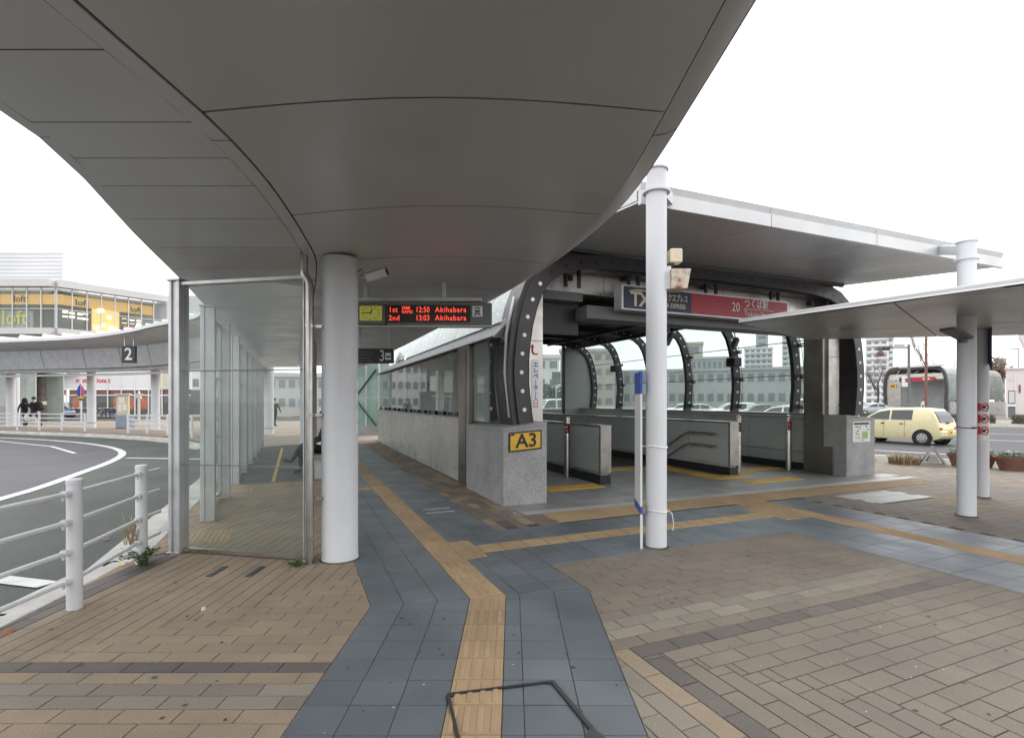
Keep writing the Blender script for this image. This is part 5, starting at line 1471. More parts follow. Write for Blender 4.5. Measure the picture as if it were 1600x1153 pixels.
# ============================================================ LEFT SIDE: ring canopy across the rotary
rc = thing('ring_canopy', 'long curved bus stop canopy across the rotary with grey underside', 'canopy', (-22, 28, 3))
ce = [(-60, 36), (-46, 31.5), (-36, 28.8), (-26.3, 26.2), (-21.2, 25.0), (-17, 22.6), (-14.2, 20.4), (-11.6, 18.8), (-10.4, 17.2)]
ce = smooth(ce, 2)
cl = []
for i, p in enumerate(ce):
    a = ce[max(i - 1, 0)]; b = ce[min(i + 1, len(ce) - 1)]
    d = Vector((b[0] - a[0], b[1] - a[1], 0)).normalized(); nn = Vector((-d.y, d.x, 0))
    p = Vector((*p, 0)); cl.append((p, nn, d))
def zedge(p): return 4.6
ks = list(range(len(cl)))
mb = MB()
step = 2
for i in range(0, len(cl) - step, step):
    A, nA, _ = cl[i]; B, nB, _ = cl[i + step]
    g = (B - A).normalized() * .02
    p = [A + g + nA * .15 + Z * 4.55, B - g + nB * .15 + Z * 4.55, B - g + nB * 1.6 + Z * 4.3, A + g + nA * 1.6 + Z * 4.3]
    MB().extr(p, Z * .05).build('soffit_panel', M['soffit'], rc)
    p = [A + g + nA * 1.62 + Z * 4.3, B - g + nB * 1.62 + Z * 4.3, B - g + nB * 1.85 + Z * 3.3, A + g + nA * 1.85 + Z * 3.3]
    MB().extr(p, nA * .04).build('soffit_panel', M['alu'], rc)
rows = [[A + Z * 4.56, A + Z * 4.70, A + n_ * .2 + Z * 4.76, A + n_ * 4.5 + Z * 4.9, A + n_ * 4.5 + Z * 4.7, A + n_ * .1 + Z * 4.6] for A, n_, _ in cl]
mb = MB(); mb.grid([r + [r[0]] for r in rows]); mb.build('roof_edge', M['bld_white'], rc, smooth=False)
for i in range(1, len(cl), 1):
    A, n_, d = cl[i]
    if A.x < -45 or A.x > -12: continue
    q = [A + n_ * .6 + Z * 4.75, A + n_ * .6 + d * 1.1 + Z * 4.78, A + n_ * .6 + d * .15 + Z * 5.02]
    MB().extr(q, n_ * 2.5).build('roof_fin', M['bld_white'], rc)
mb = MB(); mb.tube([A + n_ * 2.0 + Z * 3.2 for A, n_, _ in cl], .1, 8); mb.build('edge_beam', M['alu'], rc)
mb = MB(); mb.tube([A + n_ * 2.2 + Z * 2.98 for A, n_, _ in cl], .06, 8); mb.build('lower_pipe', M['white_paint'], rc)
mb = MB()
rows = [[A + n_ * 1.9 + Z * 3.3, A + n_ * 4.4 + Z * 3.3, A + n_ * 4.4 + Z * 4.7] for A, n_, _ in cl]
mb.grid([r[::-1] for r in rows]); mb.build('inner_soffit', M['soffit'], rc)
for px, Y, lb in ((17, 31.5, 'white column of ring canopy at left picture edge'), (24, 33.6, 'grey column close behind the leftmost ring canopy column'), (143, 30.2, 'white column of ring canopy before the doughnut shop'), (243, 28.0, 'ring canopy column beside the left shelter post'), (420, 24, 'ring canopy column seen down the glass shelter')):
    c = Vector(((px - 800) * Y / 800, Y, 0)); t = thing('ring_column', lb, 'column', c, group='columns of the ring canopy')
    MB().lathe(c, [(.23, 0), (.22, .05), (.22, 3.4), (.3, 3.45)], 16).build('shaft', M['white_paint'], t, smooth=True)
    MB().cyl(c + Z * .28, c + Z * .31, .225, n=16).build('band', M['grey_box'], t)
sg2 = thing('stop_sign', 'black bus stop sign with white numeral 2 on ring canopy', 'sign', (-21, 27.4, 3.5))
Y2 = 23.6; YB = Y2; t = sg2
pl2 = pbox('plate', 190, 211.5, 540.5, 567, 0, .1, M['dark_metal'])
text('numeral', '2', .78, (bx(200.6), YB, bz(554)), XA, Z, M['sign_white'], pl2, 'CENTER', bold=.012, sx=.95)
for x in (193, 207): pbox('hanger', x, x + 1.5, 520, 540.6, .03, .05, M['alu'], .002)
# guard fences over there
def gfence(a, b, n, label):
    a = Vector((*a, 0)); b = Vector((*b, 0)); t = thing('guard_fence', label, 'fence', (a + b) / 2)
    for i in range(n + 1):
        p = a + (b - a) * i / n; MB().cyl(p, p + Z * .95, .05, n=8).build('post', M['white_paint'], t)
    for z in (.22, .44, .66, .88): MB().cyl(a + Z * z, b + Z * z, .03, n=6).build('rail', M['white_paint'], t)
def gp(x, y): return gpx(x, y)
gfence(gp(-40, 671), gp(133, 673.5), 5, 'white pipe fence in front of the walking people')
gfence(gp(200, 676.5), gp(262, 679), 2, 'short white pipe fence right of the blue utility box')
gfence(gp(262.5, 679), gp(300, 684), 2, 'white pipe fence seen through the first shelter pane')
# utility box, notice board
def gthing(px0, px1, y0, y1, Y): return (px0 - 800) * Y / 800, (px1 - 800) * Y / 800, 1.55 + (627 - y1) * Y / 800, 1.55 + (627 - y0) * Y / 800
x0, x1, z0, z1 = gthing(179, 200, 648, 669, 29.0)
t = thing('utility_box', 'blue grey utility box standing by the far kerb', 'utility box', ((x0 + x1) / 2, 29, 0))
MB().bbox(((x0 + x1) / 2, 29.3, z1 / 2), (x1 - x0, .5, z1), r=.02).build('cabinet', M['util_blue'], t)
MB().bbox(((x0 + x1) / 2, 29.02, z1 / 2), (x1 - x0 - .1, .04, z1 - .1), r=.01).build('door', M['util_blue'], t)
x0, x1, z0, z1 = gthing(181, 200, 617, 649, 35)
t = thing('notice_case', 'beige notice case with posted sheets behind the utility box', 'notice board', ((x0 + x1) / 2, 35, 0))
MB().bbox(((x0 + x1) / 2, 35.1, (z0 + z1) / 2), (x1 - x0, .15, z1 - z0), r=.02).build('panel', M['board_beige'], t)
MB().bbox(((x0 + x1) / 2, 35.1, z1 + .04), (x1 - x0 + .15, .3, .1), r=.02).build('hood', M['conc_pale'], t)
for a, b, c_, d_ in ((.15, .2, .3, .35), (.55, .25, .3, .3), (.2, .6, .5, .3)):
    MB().box((x0 + (x1 - x0) * (a + c_ / 2), 35.02, z0 + (z1 - z0) * (b + d_ / 2)), ((x1 - x0) * c_, .006, (z1 - z0) * d_)).build('sheet', M['sign_white'], t)
for xx in (x0 + .05, x1 - .05): MB().boxw(xx - .03, xx + .03, 35.07, 35.13, 0, z0 + .1).build('leg', M['alu'], t)
# pale green glass booths
for px0, px1, Y, lb in ((-30, 10, 36, 'pale green glass booth at left picture edge'), (24, 55, 36.5, 'pale green glass booth behind the walking people')):
    x0, x1, z0, z1 = gthing(px0, px1, 583, 634, Y)
    t = thing('glass_booth', lb, 'booth', ((x0 + x1) / 2, Y, 0))
    n_ = 2
    for i in range(n_):
        a = x0 + (x1 - x0) * i / n_; b = x0 + (x1 - x0) * (i + 1) / n_
        MB().boxw(a + .03, b - .03, Y, Y + .03, z0, z1).build('pane', M['green_panel'], t)
    for i in range(n_ + 1):
        a = x0 + (x1 - x0) * i / n_; MB().boxw(a - .04, a + .04, Y - .03, Y + .06, z0 - .05, z1 + .05).build('mullion', M['alu'], t)
    MB().boxw(x0, x1, Y - .02, Y + .4, 0, z0 - .02).build('plinth', M['bld_grey'], t)
    MB().boxw(x0 - .1, x1 + .1, Y - .1, Y + 2.5, z1 + .06, z1 + .2).build('roof', M['alu'], t)
    MB().boxw(x0, x1, Y + 2.3, Y + 2.36, 0, z1 + .05).build('back_wall', M['green_panel'], t)
# white star figure
xs_, Ys = (216 - 800) * 33 / 800, 33
t = thing('star_figure', 'white star shaped figure on a post behind the far fence', 'figure', (xs_, Ys, 0))
pts = []
for k in range(10):
    r_ = .28 if k % 2 == 0 else .13; a = math.pi / 2 + k * math.pi / 5; pts.append(Vector((xs_ + r_ * math.cos(a), Ys, 1.95 + r_ * math.sin(a))))
MB().extr(pts, YA * .1).build('star', M['bld_white'], t); MB().cyl((xs_, Ys + .05, 0), (xs_, Ys + .05, 1.75), .08, n=10).build('post', M['conc_pale'], t)
# banner pole with flower basket
xs_, Ys = (127 - 800) * 40 / 800, 40
t = thing('banner_pole', 'slim pole with purple pennants and yellow flower basket by shop', 'pole', (xs_, Ys, 0))
MB().cyl((xs_, Ys, 0), (xs_, Ys, 3.3), .06, n=8).build('pole', M['white_paint'], t)
for sgn, mt in ((-1, M['txt_blue']), (1, M['txt_pink'])): MB().extr([(xs_ + sgn * .03, Ys - .05, 2.9), (xs_ + sgn * .26, Ys - .05, 2.55), (xs_ + sgn * .26, Ys - .05, 1.95), (xs_ + sgn * .03, Ys - .05, 1.95)][::sgn], -YA * .02).build('pennant', mt, t)
fl_ = MB()
for k in range(60):
    a = random.uniform(0, 6.28); r_ = random.uniform(0, .3); p = Vector((xs_ + r_ * math.cos(a), Ys - .05 + r_ * math.sin(a) * .6, 1.82 + random.uniform(-.1, .1)))
    fl_.add([p, p + Vector((.06, 0, .03)), p + Vector((.02, 0, .08))], [(0, 1, 2)])
fl_.build('flowers', M['petal_yellow'], t, kind='stuff')
MB().lathe((xs_, Ys, 1.62), [(.1, 0), (.25, .15)], 10).build('basket', M['planter'], t)
# tall dark tree trunk
def bare_tree(name, label, base, h, mat_, twig, seed, spread=.5, levels=4, trunk_r=.16, grp=None, first=.3):
    rnd = random.Random(seed); base = Vector(base)
    t = thing(name, label, 'tree', base, group=grp)
    tr = MB(); tw = MB()
    def br(p, d, L, r, lev):
        n = 3; pts = [p]; q = p.copy(); dd = d.copy()
        for i in range(n):
            dd = (dd + Vector((rnd.uniform(-.18, .18), rnd.uniform(-.18, .18), rnd.uniform(-.02, .12)))).normalized(); q = q + dd * (L / n); pts.append(q.copy())
        (tr if lev < 2 else tw).tube(pts, [r * (1 - .4 * i / n) for i in range(n + 1)], 6 if lev < 2 else 3)
        if lev >= levels: return
        k = rnd.randint(4, 5) if lev == 0 else rnd.randint(3, 4)
        for i in range(k):
            f = first + (1 - first) * (i + rnd.random() * .8) / k if lev == 0 else .35 + .65 * (i + rnd.random()) / k
            f = min(f, 1); j = min(int(f * n), n - 1); pp_ = pts[j].lerp(pts[j + 1], f * n - j)
            a = rnd.uniform(0, 6.28); side = Vector((math.cos(a), math.sin(a), 0))
            nd = (dd * (1 - spread * .6) + side * spread + Z * .25).normalized()
            br(pp_, nd, L * rnd.uniform(.5, .7), r * .5, lev + 1)
    br(base, Z.copy(), h * .55, trunk_r, 0)
    tr.build('trunk', mat_, t); tw.build('crown', twig, t)
    return t
bare_tree('bare_tree', 'bare leafless tree above the far vaulted entrance', ((1462 - 800) * 75 / 800, 75, 0), 13, M['bark'], M['twig'], 3, levels=5)
bare_tree('bare_tree', 'bare tree standing left of the traffic signal pole', ((1372 - 800) * 72 / 800, 72, 0), 8, M['bark'], M['twig'], 5, levels=5, spread=.6)
bare_tree('bare_tree', 'low bare tree behind roof of far entrance', ((1420 - 800) * 110 / 800, 110, 0), 11, M['bark'], M['twig'], 8, levels=5, spread=.6)
bare_tree('bare_tree', 'broad bare tree right of the far apartment tower', ((1400 - 800) * 130 / 800, 130, 0), 12, M['bark'], M['twig'], 11, levels=5, spread=.65)
bare_tree('bare_tree', 'small bare tree behind the station glass by tower foot', ((1263 - 800) * 70 / 800, 70, 0), 7, M['bark'], M['twig'], 21, levels=4, spread=.5)
# trunk among the booths
xt, yt = (64 - 800) * 38 / 800, 38
t = thing('clad_post', 'dark clad post standing between booth and shop front', 'post', (xt, yt, 0))
MB().lathe((xt, yt, 0), [(.35, 0), (.33, .3), (.31, 3.6)], 14).build('shaft', M['bark'], t, smooth=True)
MB().lathe((xt, yt, 1.3), [(.335, 0), (.335, .25)], 14).build('notice_band', M['board_beige'], t, smooth=True)

# bicycles
def make_bike(name, label, mt):
    t = thing(name, label, 'bicycle', (0, 0, 0))
    for x in (-.52, .52):
        wl = MB().tube([Vector((x + .32 * math.cos(a), 0, .33 + .32 * math.sin(a))) for a in [k * math.pi / 9 for k in range(18)]], .018, 5, closed=True).build('wheel', M['rubber'], t, local=True)
        sp = MB()
        for k in range(5):
            a = k * math.pi / 5; d = Vector((math.cos(a), 0, math.sin(a))) * .31; sp.cyl(Vector((x, 0, .33)) - d, Vector((x, 0, .33)) + d, .005, n=3)
        sp.build('spokes', M['rim'], wl, local=True)
    f = MB()
    for a, b in (((-.52, 0, .33), (-.08, 0, .3)), ((-.08, 0, .3), (-.2, 0, .85)), ((-.52, 0, .33), (-.17, 0, .72)), ((-.08, 0, .3), (.36, 0, .72)), ((-.17, 0, .6), (.34, 0, .8)), ((.52, 0, .33), (.34, 0, .95))):
        f.cyl(a, b, .018, n=6)
    f.build('frame', mt, t, local=True)
    MB().tube([(.2, -.27, 1.0), (.33, -.2, 1.02), (.36, 0, .97), (.33, .2, 1.02), (.2, .27, 1.0)], .014, 5).build('handlebar', M['rim'], t, local=True)
    MB().bbox((-.22, 0, .89), (.26, .15, .07), r=.02).build('saddle', M['black'], t, local=True)
    bk = MB(); bk.bbox((.55, 0, .85), (.3, .34, .24), r=.02); bk.build('basket', M['grey_box'], t, local=True)
    return t
nb_ = 15
for k in range(nb_):
    px = 96 + k * 6.6; Y = 48.2 + k * .12
    o = make_bike('bicycle', 'parked bicycle, number %s from left in the shop row' % ['one', 'two', 'three', 'four', 'five', 'six', 'seven', 'eight', 'nine', 'ten', 'eleven', 'twelve', 'thirteen', 'fourteen', 'fifteen'][k], M['bike'][[0, 2, 0, 3, 2, 0, 0, 2, 1, 0, 0, 2, 1, 1, 0][k]])
    o['label'] = ['leftmost', 'second', 'third', 'fourth', 'fifth', 'sixth', 'seventh', 'eighth', 'ninth', 'tenth', 'eleventh', 'twelfth', 'thirteenth', 'fourteenth', 'fifteenth'][k] + ' bicycle from the left in the row by the shop'
    o['group'] = 'bicycles parked by the shop'
    o.location = ((px - 800) * Y / 800, Y, -.1); o.rotation_euler = (0, R(random.uniform(-4, 4)), R(50 + random.uniform(-18, 18)))

# ============================================================ SHOP BUILDING on the left
sb_ = thing('shop_building', 'glass fronted shop building with orange lit upper floor', 'building', (-48, 58, 0))
Ca, Cb, Cc = Vector((-75, 55, 0)), Vector((-48.95, 55, 0)), Vector((-43.0, 63.5, 0))
def facet(A, B, n, z0, z1):
    d = (B - A).normalized(); nn = Vector((d.y, -d.x, 0)); L = (B - A).length
    return d, nn, L
def fbox(A, B, a, b, z0, z1, off, th, nm, m, parent=None):
    d, nn, L = facet(A, B, 0, 0, 0)
    return MB().box(A + d * (a + b) / 2 + nn * (off) + Z * (z0 + z1) / 2, (b - a, th, z1 - z0), d, nn).build(nm, m, parent or sb_)
for A, B, n in ((Ca, Cb, 17), (Cb, Cc, 8)):
    d, nn, L = facet(A, B, n, 0, 0)
    def lit(p): return random.random()
    fbox(A, B, 0, L, 13.75, 14.5, .35, 1.0, 'roof_edge', M['conc_pale'])
    fbox(A, B, 0, L, 8.7, 9.35, .3, .9, 'sill_band', M['conc_pale'])
    fbox(A, B, 0, L, 4.6, 8.7, -.1, .3, 'lower_wall', M['bld_grey'])
    fbox(A, B, 0, L, 12.1, 13.2, -.75, .2, 'orange_fascia', M['store_orange'])
    fbox(A, B, 0, L, 9.3, 13.75, -5.5, .2, 'shop_interior', M['bld_grey'])
    fbox(A, B, 0, L, 13.5, 13.7, -3, 5, 'shop_ceiling', M['bld_white'])
    for i in range(n + 1):
        a = L * i / n
        fbox(A, B, a - .05, a + .05, 9.35, 13.75, .08, .14, 'mullion', M['alu'])
        if i < n: fbox(A, B, a + .06, L * (i + 1) / n - .06, 9.36, 13.74, .0, .03, 'pane', M['glass'])
    for i in range(n + 1): fbox(A, B, L * i / n - .02, L * i / n + .02, 4.7, 8.68, .06, .03, 'wall_seam', M['conc_pale'])
    fbox(A, B, 0, L, 11.45, 11.52, .09, .06, 'transom', M['alu'])
d, nn, L = facet(Cb, Cc, 8, 0, 0)
fbox(Cb, Cc, 3.3, 5.9, 9.4, 13.0, -.9, .1, 'lit_display', M['store_glow'])
for a, z, r_ in ((4.1, 12.0, .32), (5.2, 9.95, .4), (4.9, 11.3, .2), (4.4, 10.3, .2), (3.7, 10.0, .25)):
    c = Cb + d * a + nn * -.8 + Z * z; MB().lathe(c, [(r_ * .3, -r_ * .8), (r_ * .9, -r_ * .4), (r_, 0), (r_ * .9, r_ * .4), (r_ * .3, r_ * .8)], 12).build('globe_lamp', M['lamp_on'], sb_, smooth=True)
for A, B, a, z, mt, sz in ((Ca, Cb, 20.85, 12.65, M['txt_black'], 1.0), (Cb, Cc, 1.75, 12.5, M['txt_black'], .9), (Cb, Cc, 6.9, 12.5, M['txt_black'], .9)):
    d_, n__, L_ = facet(A, B, 0, 0, 0); text('shop_lettering', 'loft', sz, A + d_ * a + n__ * -.63 + Z * z, d_, Z, mt, sb_, bold=.02, lift=.01)
d_, n__, L_ = facet(Ca, Cb, 0, 0, 0)
text('shop_lettering', 'loft', 2.1, Ca + d_ * 19.7 + n__ * -.45 + Z * 10.55, d_, Z, M['petal_yellow'], sb_, bold=.05, lift=.01)
fbox(Ca, Cb, 18.9, 23, 9.4, 11.4, -.6, .1, 'grey_screen', M['bld_grey'])
for a, b, z0, z1 in ((.4, 3.1, 9.4, 12.0), (6.1, 9.0, 9.4, 11.9)): fbox(Cb, Cc, a, b, z0, z1, -2.5, .1, 'dim_interior', M['grey_box'])
for a in (1.0, 1.6, 2.3, 2.8, 6.5, 7.3, 8.0):
    for q in range(2): fbox(Cb, Cc, a, a + .45, 11.3 - q * .5 + .2 * random.random(), 11.42 - q * .5 + .2 * random.random() + .05, -1.9, .06, 'ceiling_light', M['lamp_on'])
fbox(Cb, Cc, 6.7, 8.4, 10.2, 10.75, -2.2, .08, 'red_display', M['orange_poster'])
# ground floor doughnut shop
Ga, Gb = Vector((-51.0, 56.6, 0)), Vector((-36, 57.5, 0))
d, nn, L = facet(Ga, Gb, 0, 0, 0)
fbox(Ga, Gb, 0, L, 2.9, 4.9, .0, .25, 'signboard', M['bld_white'])
fbox(Ga, Gb, 0, L, 0, 2.9, -2.6, .1, 'shop_back', M['grey_box'])
for k in range(10):
    a = .3 + k * 1.45
    fbox(Ga, Gb, a, a + .09, 0, 4.9, .16, .08, 'mullion', M['bld_white'])
    fbox(Ga, Gb, a + .1, a + 1.44, .05, 2.2, .0, .03, 'pane', M['glass'])
    fbox(Ga, Gb, a + .2, a + 1.3, 2.3, 2.85, -.05, .06, 'upper_blind', M['planter'])
    if k in (1, 2, 4, 5, 6): fbox(Ga, Gb, a + .35, a + 1.05, .7, 2.0, -.3, .05, 'poster', M['orange_poster'])
fbox(Ga, Gb, 0, L, 2.18, 2.3, .16, .06, 'transom', M['bld_white'])
text('shop_lettering', 'mister Donut', .72, Ga + d * 2.75 + nn * .13 + Z * 3.85, d, Z, M['txt_red'], sb_, bold=.02, lift=.02, sx=.92)
fbox(Ga, Gb, 4.2, 4.75, 3.95, 4.75, .14, .03, 'shop_crest', M['store_orange'])
fbox(Ga, Gb, 11.3, 13.2, 2.9, 4.9, .14, .03, 'beige_panel', M['board_beige'])
MB().boxw(-75, -42.5, 63, 80, 4.6, 13.6).build('rear_block', M['bld_grey'], sb_)
pent = thing('rooftop_block', 'pale windowless rooftop block above the shop building', 'building', (-66, 80, 12))
x0, x1, z0, z1 = gthing(-120, 98, 393, 445, 80)
MB().boxw(x0, x1, 80, 83, z0 - 4, z1).build('louvre_block', M['bld_white'], pent)
mb = [MB().boxw(x0, x1, 79.94, 79.99, z0 + .6 * k, z0 + .6 * k + .06).build('louvre', M['conc_pale'], pent) for k in range(9)]
an_ = thing('roof_antenna', 'thin aerial mast on the pale rooftop block', 'antenna', ((35 - 800) * 84 / 800, 84, z1))
ax = (35 - 800) * 84 / 800
MB().cyl((ax, 84, z1), (ax, 84, z1 + 2), .06, n=6).build('mast', M['alu'], an_)
for z in (1.3, 1.8): MB().cyl((ax - .4, 84, z1 + z), (ax + .4, 84, z1 + z), .04, n=6).build('aerial', M['alu'], an_)
hb2 = thing('rear_building', 'pale green grey building glimpsed beside left shelter post', 'building', (-42, 75, 0))
x0, x1, z0, z1 = gthing(245, 345, 462, 640, 75)
MB().boxw(x0, x1, 75, 85, 0, z1).build('wall', M['bld_grey'], hb2)
for k in range(5):
    for j in range(4): MB().boxw(x0 + .5 + k * 1.8, x0 + 1.9 + k * 1.8, 74.95, 74.99, 3 + j * 3.2, 5 + j * 3.2).build('window', M['win_far'], hb2)
# lift tower at the end of the path
lt = thing('glass_lift_tower', 'green glass lift enclosure with diagonal brace at path end', 'lift tower', (-6.2, 24, 0))
Yl = 23.5; x0, x1, z0, z1 = gthing(525, 592, 520, 672, Yl)
for a, b in ((0, .34), (.36, .69), (.71, 1)):
    for z_, y_ in ((.4, 1.7), (1.75, 3.1), (3.15, 4.4)): MB().boxw(x0 + (x1 - x0) * a, x0 + (x1 - x0) * b, Yl, Yl + .03, z_, y_).build('pane', M['glass_green'], lt)
MB().boxw(x0, x1, Yl - .05, Yl + .1, 0, .4).build('plinth', M['granite'], lt)
for k in (0, .35, .7, 1): MB().boxw(x0 + (x1 - x0) * k - .03, x0 + (x1 - x0) * k + .03, Yl - .05, Yl + .08, .4, 4.4).build('mullion', M['alu'], lt)
mid = (x0 + x1) / 2 - .1
MB().tube([(x1 - .1, Yl - .1, .45), (mid, Yl - .1, 1.7), (x1 - .1, Yl - .1, 3.0)], .05, 6).build('brace', M['dark_metal'], lt)
MB().boxw(x0, x1, Yl - .1, Yl + 2.5, 4.4, 4.6).build('roof', M['alu'], lt)
MB().boxw(x0, x1, Yl + 2.0, Yl + 2.05, 0, 4.4).build('rear_wall', M['green_panel'], lt)
# ============================================================ BUILDINGS seen to the right
def tower(name, label, px0, px1, ytop, Y, depth, floors, cols, m, rz=0, wm=None, balc=True, ybase=0):
    pm = (px0 + px1) / 2; fx, fy = (pm - 800) / 800, 1.0; q = math.hypot(fx, fy); fx /= q; fy /= q
    a = Vector((fy, -fx, 0)); b = Vector((fx, fy, 0)); c = Vector(((pm - 800) * Y / 800, Y, 0)); wd = Y * (px1 - px0) / 800 * fy
    h = 1.55 + (627 - ytop) * Y / 800
    t = thing(name, label, 'building', c)
    def bb(u0, u1, v0, v1, z0, z1, nm, mm): return MB().box(c + a * ((u0 + u1) / 2) + b * ((v0 + v1) / 2) + Z * ((z0 + z1) / 2), (u1 - u0, v1 - v0, z1 - z0), a, b).build(nm, mm, t)
    bb(-wd / 2, wd / 2, 0, depth, -.3, h, 'wall', m); bb(-wd / 2 - .2, wd / 2 + .2, -.3, depth + .2, h, h + .5, 'parapet', m)
    fh = h / floors; cw = wd / cols
    for f in range(floors):
        z = f * fh
        if balc: bb(-wd / 2 + .1, wd / 2 - .1, -1.2, -.002, z + .08 * fh, z + .42 * fh, 'balcony', m)
        for k in range(cols): bb(-wd / 2 + k * cw + cw * .2, -wd / 2 + (k + 1) * cw - cw * .2, -.08, -.004, z + .45 * fh, z + .85 * fh, 'window', wm or M['win_far'])
    return t
tower('apartment_tower', 'tall pale apartment tower seen through station glass', 1163, 1207, 545, 210, 20, 10, 5, M['bld_white'])
tower('stair_tower', 'taller pale core rising over the apartment tower in the glass', 1181, 1200, 514, 214, 12, 12, 1, M['bld_grey'], balc=False)
tower('apartment_tower', 'pale apartment slab at right end of station glass', 1222, 1250, 517, 240, 20, 14, 3, M['bld_white'])
tower('apartment_tower', 'white balcony apartment tower left of the traffic signal', 1352, 1387, 522, 190, 18, 11, 3, M['bld_white'])
tower('stair_tower', 'plain white side of the balcony apartment tower', 1387.5, 1396, 528, 191, 16, 11, 1, M['bld_white'], balc=False)
tower('beige_block', 'beige rooftop block above the low grey building', 1067, 1098, 538, 120, 14, 4, 1, M['bld_beige'], balc=False)
tower('grey_block', 'low grey building with window band behind the glass', 1072, 1145, 561, 116, 14, 3, 9, M['bld_grey'], balc=False)
tower('long_low_building', 'long low pale building behind the parked cars', 905, 1300, 580, 92, 20, 2, 26, M['bld_grey'], balc=False)
tower('pale_building', 'pale building left of the station ribs', 875, 960, 550, 84, 16, 4, 5, M['bld_beige'], balc=False)
tower('pale_building', 'cream building seen past end of the station hall', 780, 874, 560, 72, 14, 3, 5, M['bld_white'], balc=False)
tower('beige_block', 'small beige block between tree and white kiosk', 1554, 1571, 562, 150, 12, 5, 2, M['bld_beige'], balc=False)
tower('green_glass_building', 'low pale green building beyond the end of the path', 420, 600, 590, 62, 12, 2, 12, M['bld_grey'], balc=False)
tower('pale_building', 'pale building beyond the shelter posts', 300, 419, 560, 66, 12, 3, 8, M['bld_white'], balc=False)
tower('pale_building', 'pale building behind roof of lift tower', 601, 780, 585, 80, 12, 3, 12, M['bld_grey'], balc=False)
# ============================================================ FAR STATION ENTRANCE across the street
Fo = Vector((47.6, 66.0, .1)); fu = Vector((.5, -.866, 0)).normalized(); fv = Vector((.866, .5, 0)).normalized()
fe2 = thing('far_entrance', 'distant vaulted glass station entrance across the street', 'station entrance', Fo + fu * 3.5)
SCL = .80
def FW(s, t, z): return Fo + fu * (s * SCL) + fv * (t * SCL) + Z * (z * 1.42)
def frib(t0, t1, i, o, m):
    a = prof_off(PROFF, o); b = prof_off(PROFF, -i); a = [(s, .1 if k in (0, len(a) - 1) else z) for k, (s, z) in enumerate(a)]; b = [(s, .1 if k in (0, len(b) - 1) else z) for k, (s, z) in enumerate(b)]
    mb = MB(); A0 = [FW(s, t0, z) for s, z in a]; A1 = [FW(s, t1, z) for s, z in a]; B0 = [FW(s, t0, z) for s, z in b]; B1 = [FW(s, t1, z) for s, z in b]
    mb.grid([B0, A0]); mb.grid([A1, B1]); mb.grid([A0, A1]); mb.grid([B1, B0]); mb.build('arch', m, fe2)
frib(0, .5, .16, .16, M['rib'])
rsF = [q for q in PROFF if q[0] > SC]
for k in range(7):
    t0, t1 = .6 + k * 3.0, 3.5 + k * 3.0
    up = [q for q in PROFF if q[1] > 3.0]; md = [q for q in rsF if 1.9 < q[1] <= 3.35]; lw = [q for q in rsF if q[1] <= 2.2]
    for seg, m_ in ((up, M['bld_grey']), (md, M['lining']), (lw, M['lining'])):
        P_ = prof_off(seg, .1); mb = MB(); mb.grid([[FW(s, t0, z) for s, z in P_], [FW(s, t1, z) for s, z in P_]]); mb.build('vault_panel', m_, fe2)
    mb = MB(); mb.extr([FW(8.2, t0, -.05), FW(8.75, t0, -.05), FW(8.75, t0, 1.0), FW(8.2, t0, 1.0)], fv * (2.96 * SCL)); mb.build('plinth', M['granite_wall'], fe2)
    frib(t1 - .05, t1 + .04, .08, .06, M['rib'])
mb = MB(); mb.extr([FW(.3, .4, 2.9), FW(8.5, .4, 2.9), FW(8.2, .4, 3.4), FW(.6, .4, 3.4)], fv * .1); mb.build('lintel', M['steel_light'], fe2)
mb = MB(); mb.extr([FW(.5, 4.5, 0), FW(8.4, 4.5, 0), FW(8.4, 4.5, 3.3), FW(.5, 4.5, 3.3)], fv * .1); mb.build('back_wall', M['inner_panel'], fe2)
mb = MB(); mb.extr([FW(.5, .3, .0), FW(2.6, .3, .0), FW(2.6, .3, 2.8), FW(.5, .3, 2.8)], fv * .1); mb.build('side_panel', M['steel'], fe2)
mb = MB(); mb.extr([FW(.6, .2, 3.95), FW(8.0, -.6, 3.95), FW(8.0, -.6, 4.1), FW(.6, .2, 4.1)], fv * 1.2); mb.build('front_roof', M['fascia'], fe2)
s_ = thing('exit_sign', 'small yellow sign with A2 on the far entrance', 'sign', FW(1.6, .2, 2.3))
mb = MB(); mb.extr([FW(1.1, .25, 2.2), FW(2.0, .25, 2.2), FW(2.0, .25, 2.55), FW(1.1, .25, 2.55)], -fv * .04); q = mb.build('plate', M['yellow_sign'], s_)
text('lettering', 'A2', .42, FW(1.55, .16, 2.375), fu, Z, M['txt_black'], q, 'CENTER', bold=.01, lift=.03)
s_ = thing('station_name_sign', 'small navy and red name sign on the far entrance', 'sign', FW(4.5, 0, 2.9))
for a, b, m_ in ((2.5, 4.1, M['sign_navy']), (4.12, 7.0, M['sign_red'])):
    mb = MB(); mb.extr([FW(a, .1, 2.75), FW(b, .1, 2.75), FW(b, .1, 3.1), FW(a, .1, 3.1)], -fv * .08); mb.build('panel', m_, s_)
for a, w_ in ((3.1, .6), (5.6, .9)):
    mb = MB(); mb.extr([FW(a, -.02, 2.87), FW(a + w_, -.02, 2.87), FW(a + w_, -.02, 2.98), FW(a, -.02, 2.98)], -fv * .03); mb.build('lettering', M['sign_white'], s_)
p4 = person('person', 'distant person in white top standing at the far entrance', walker(-.12, .12, .08, -.08), ((1443 - 800) * 57 / 800, 57, .05), R(20), M['bag_white'], M['cloth_black'])
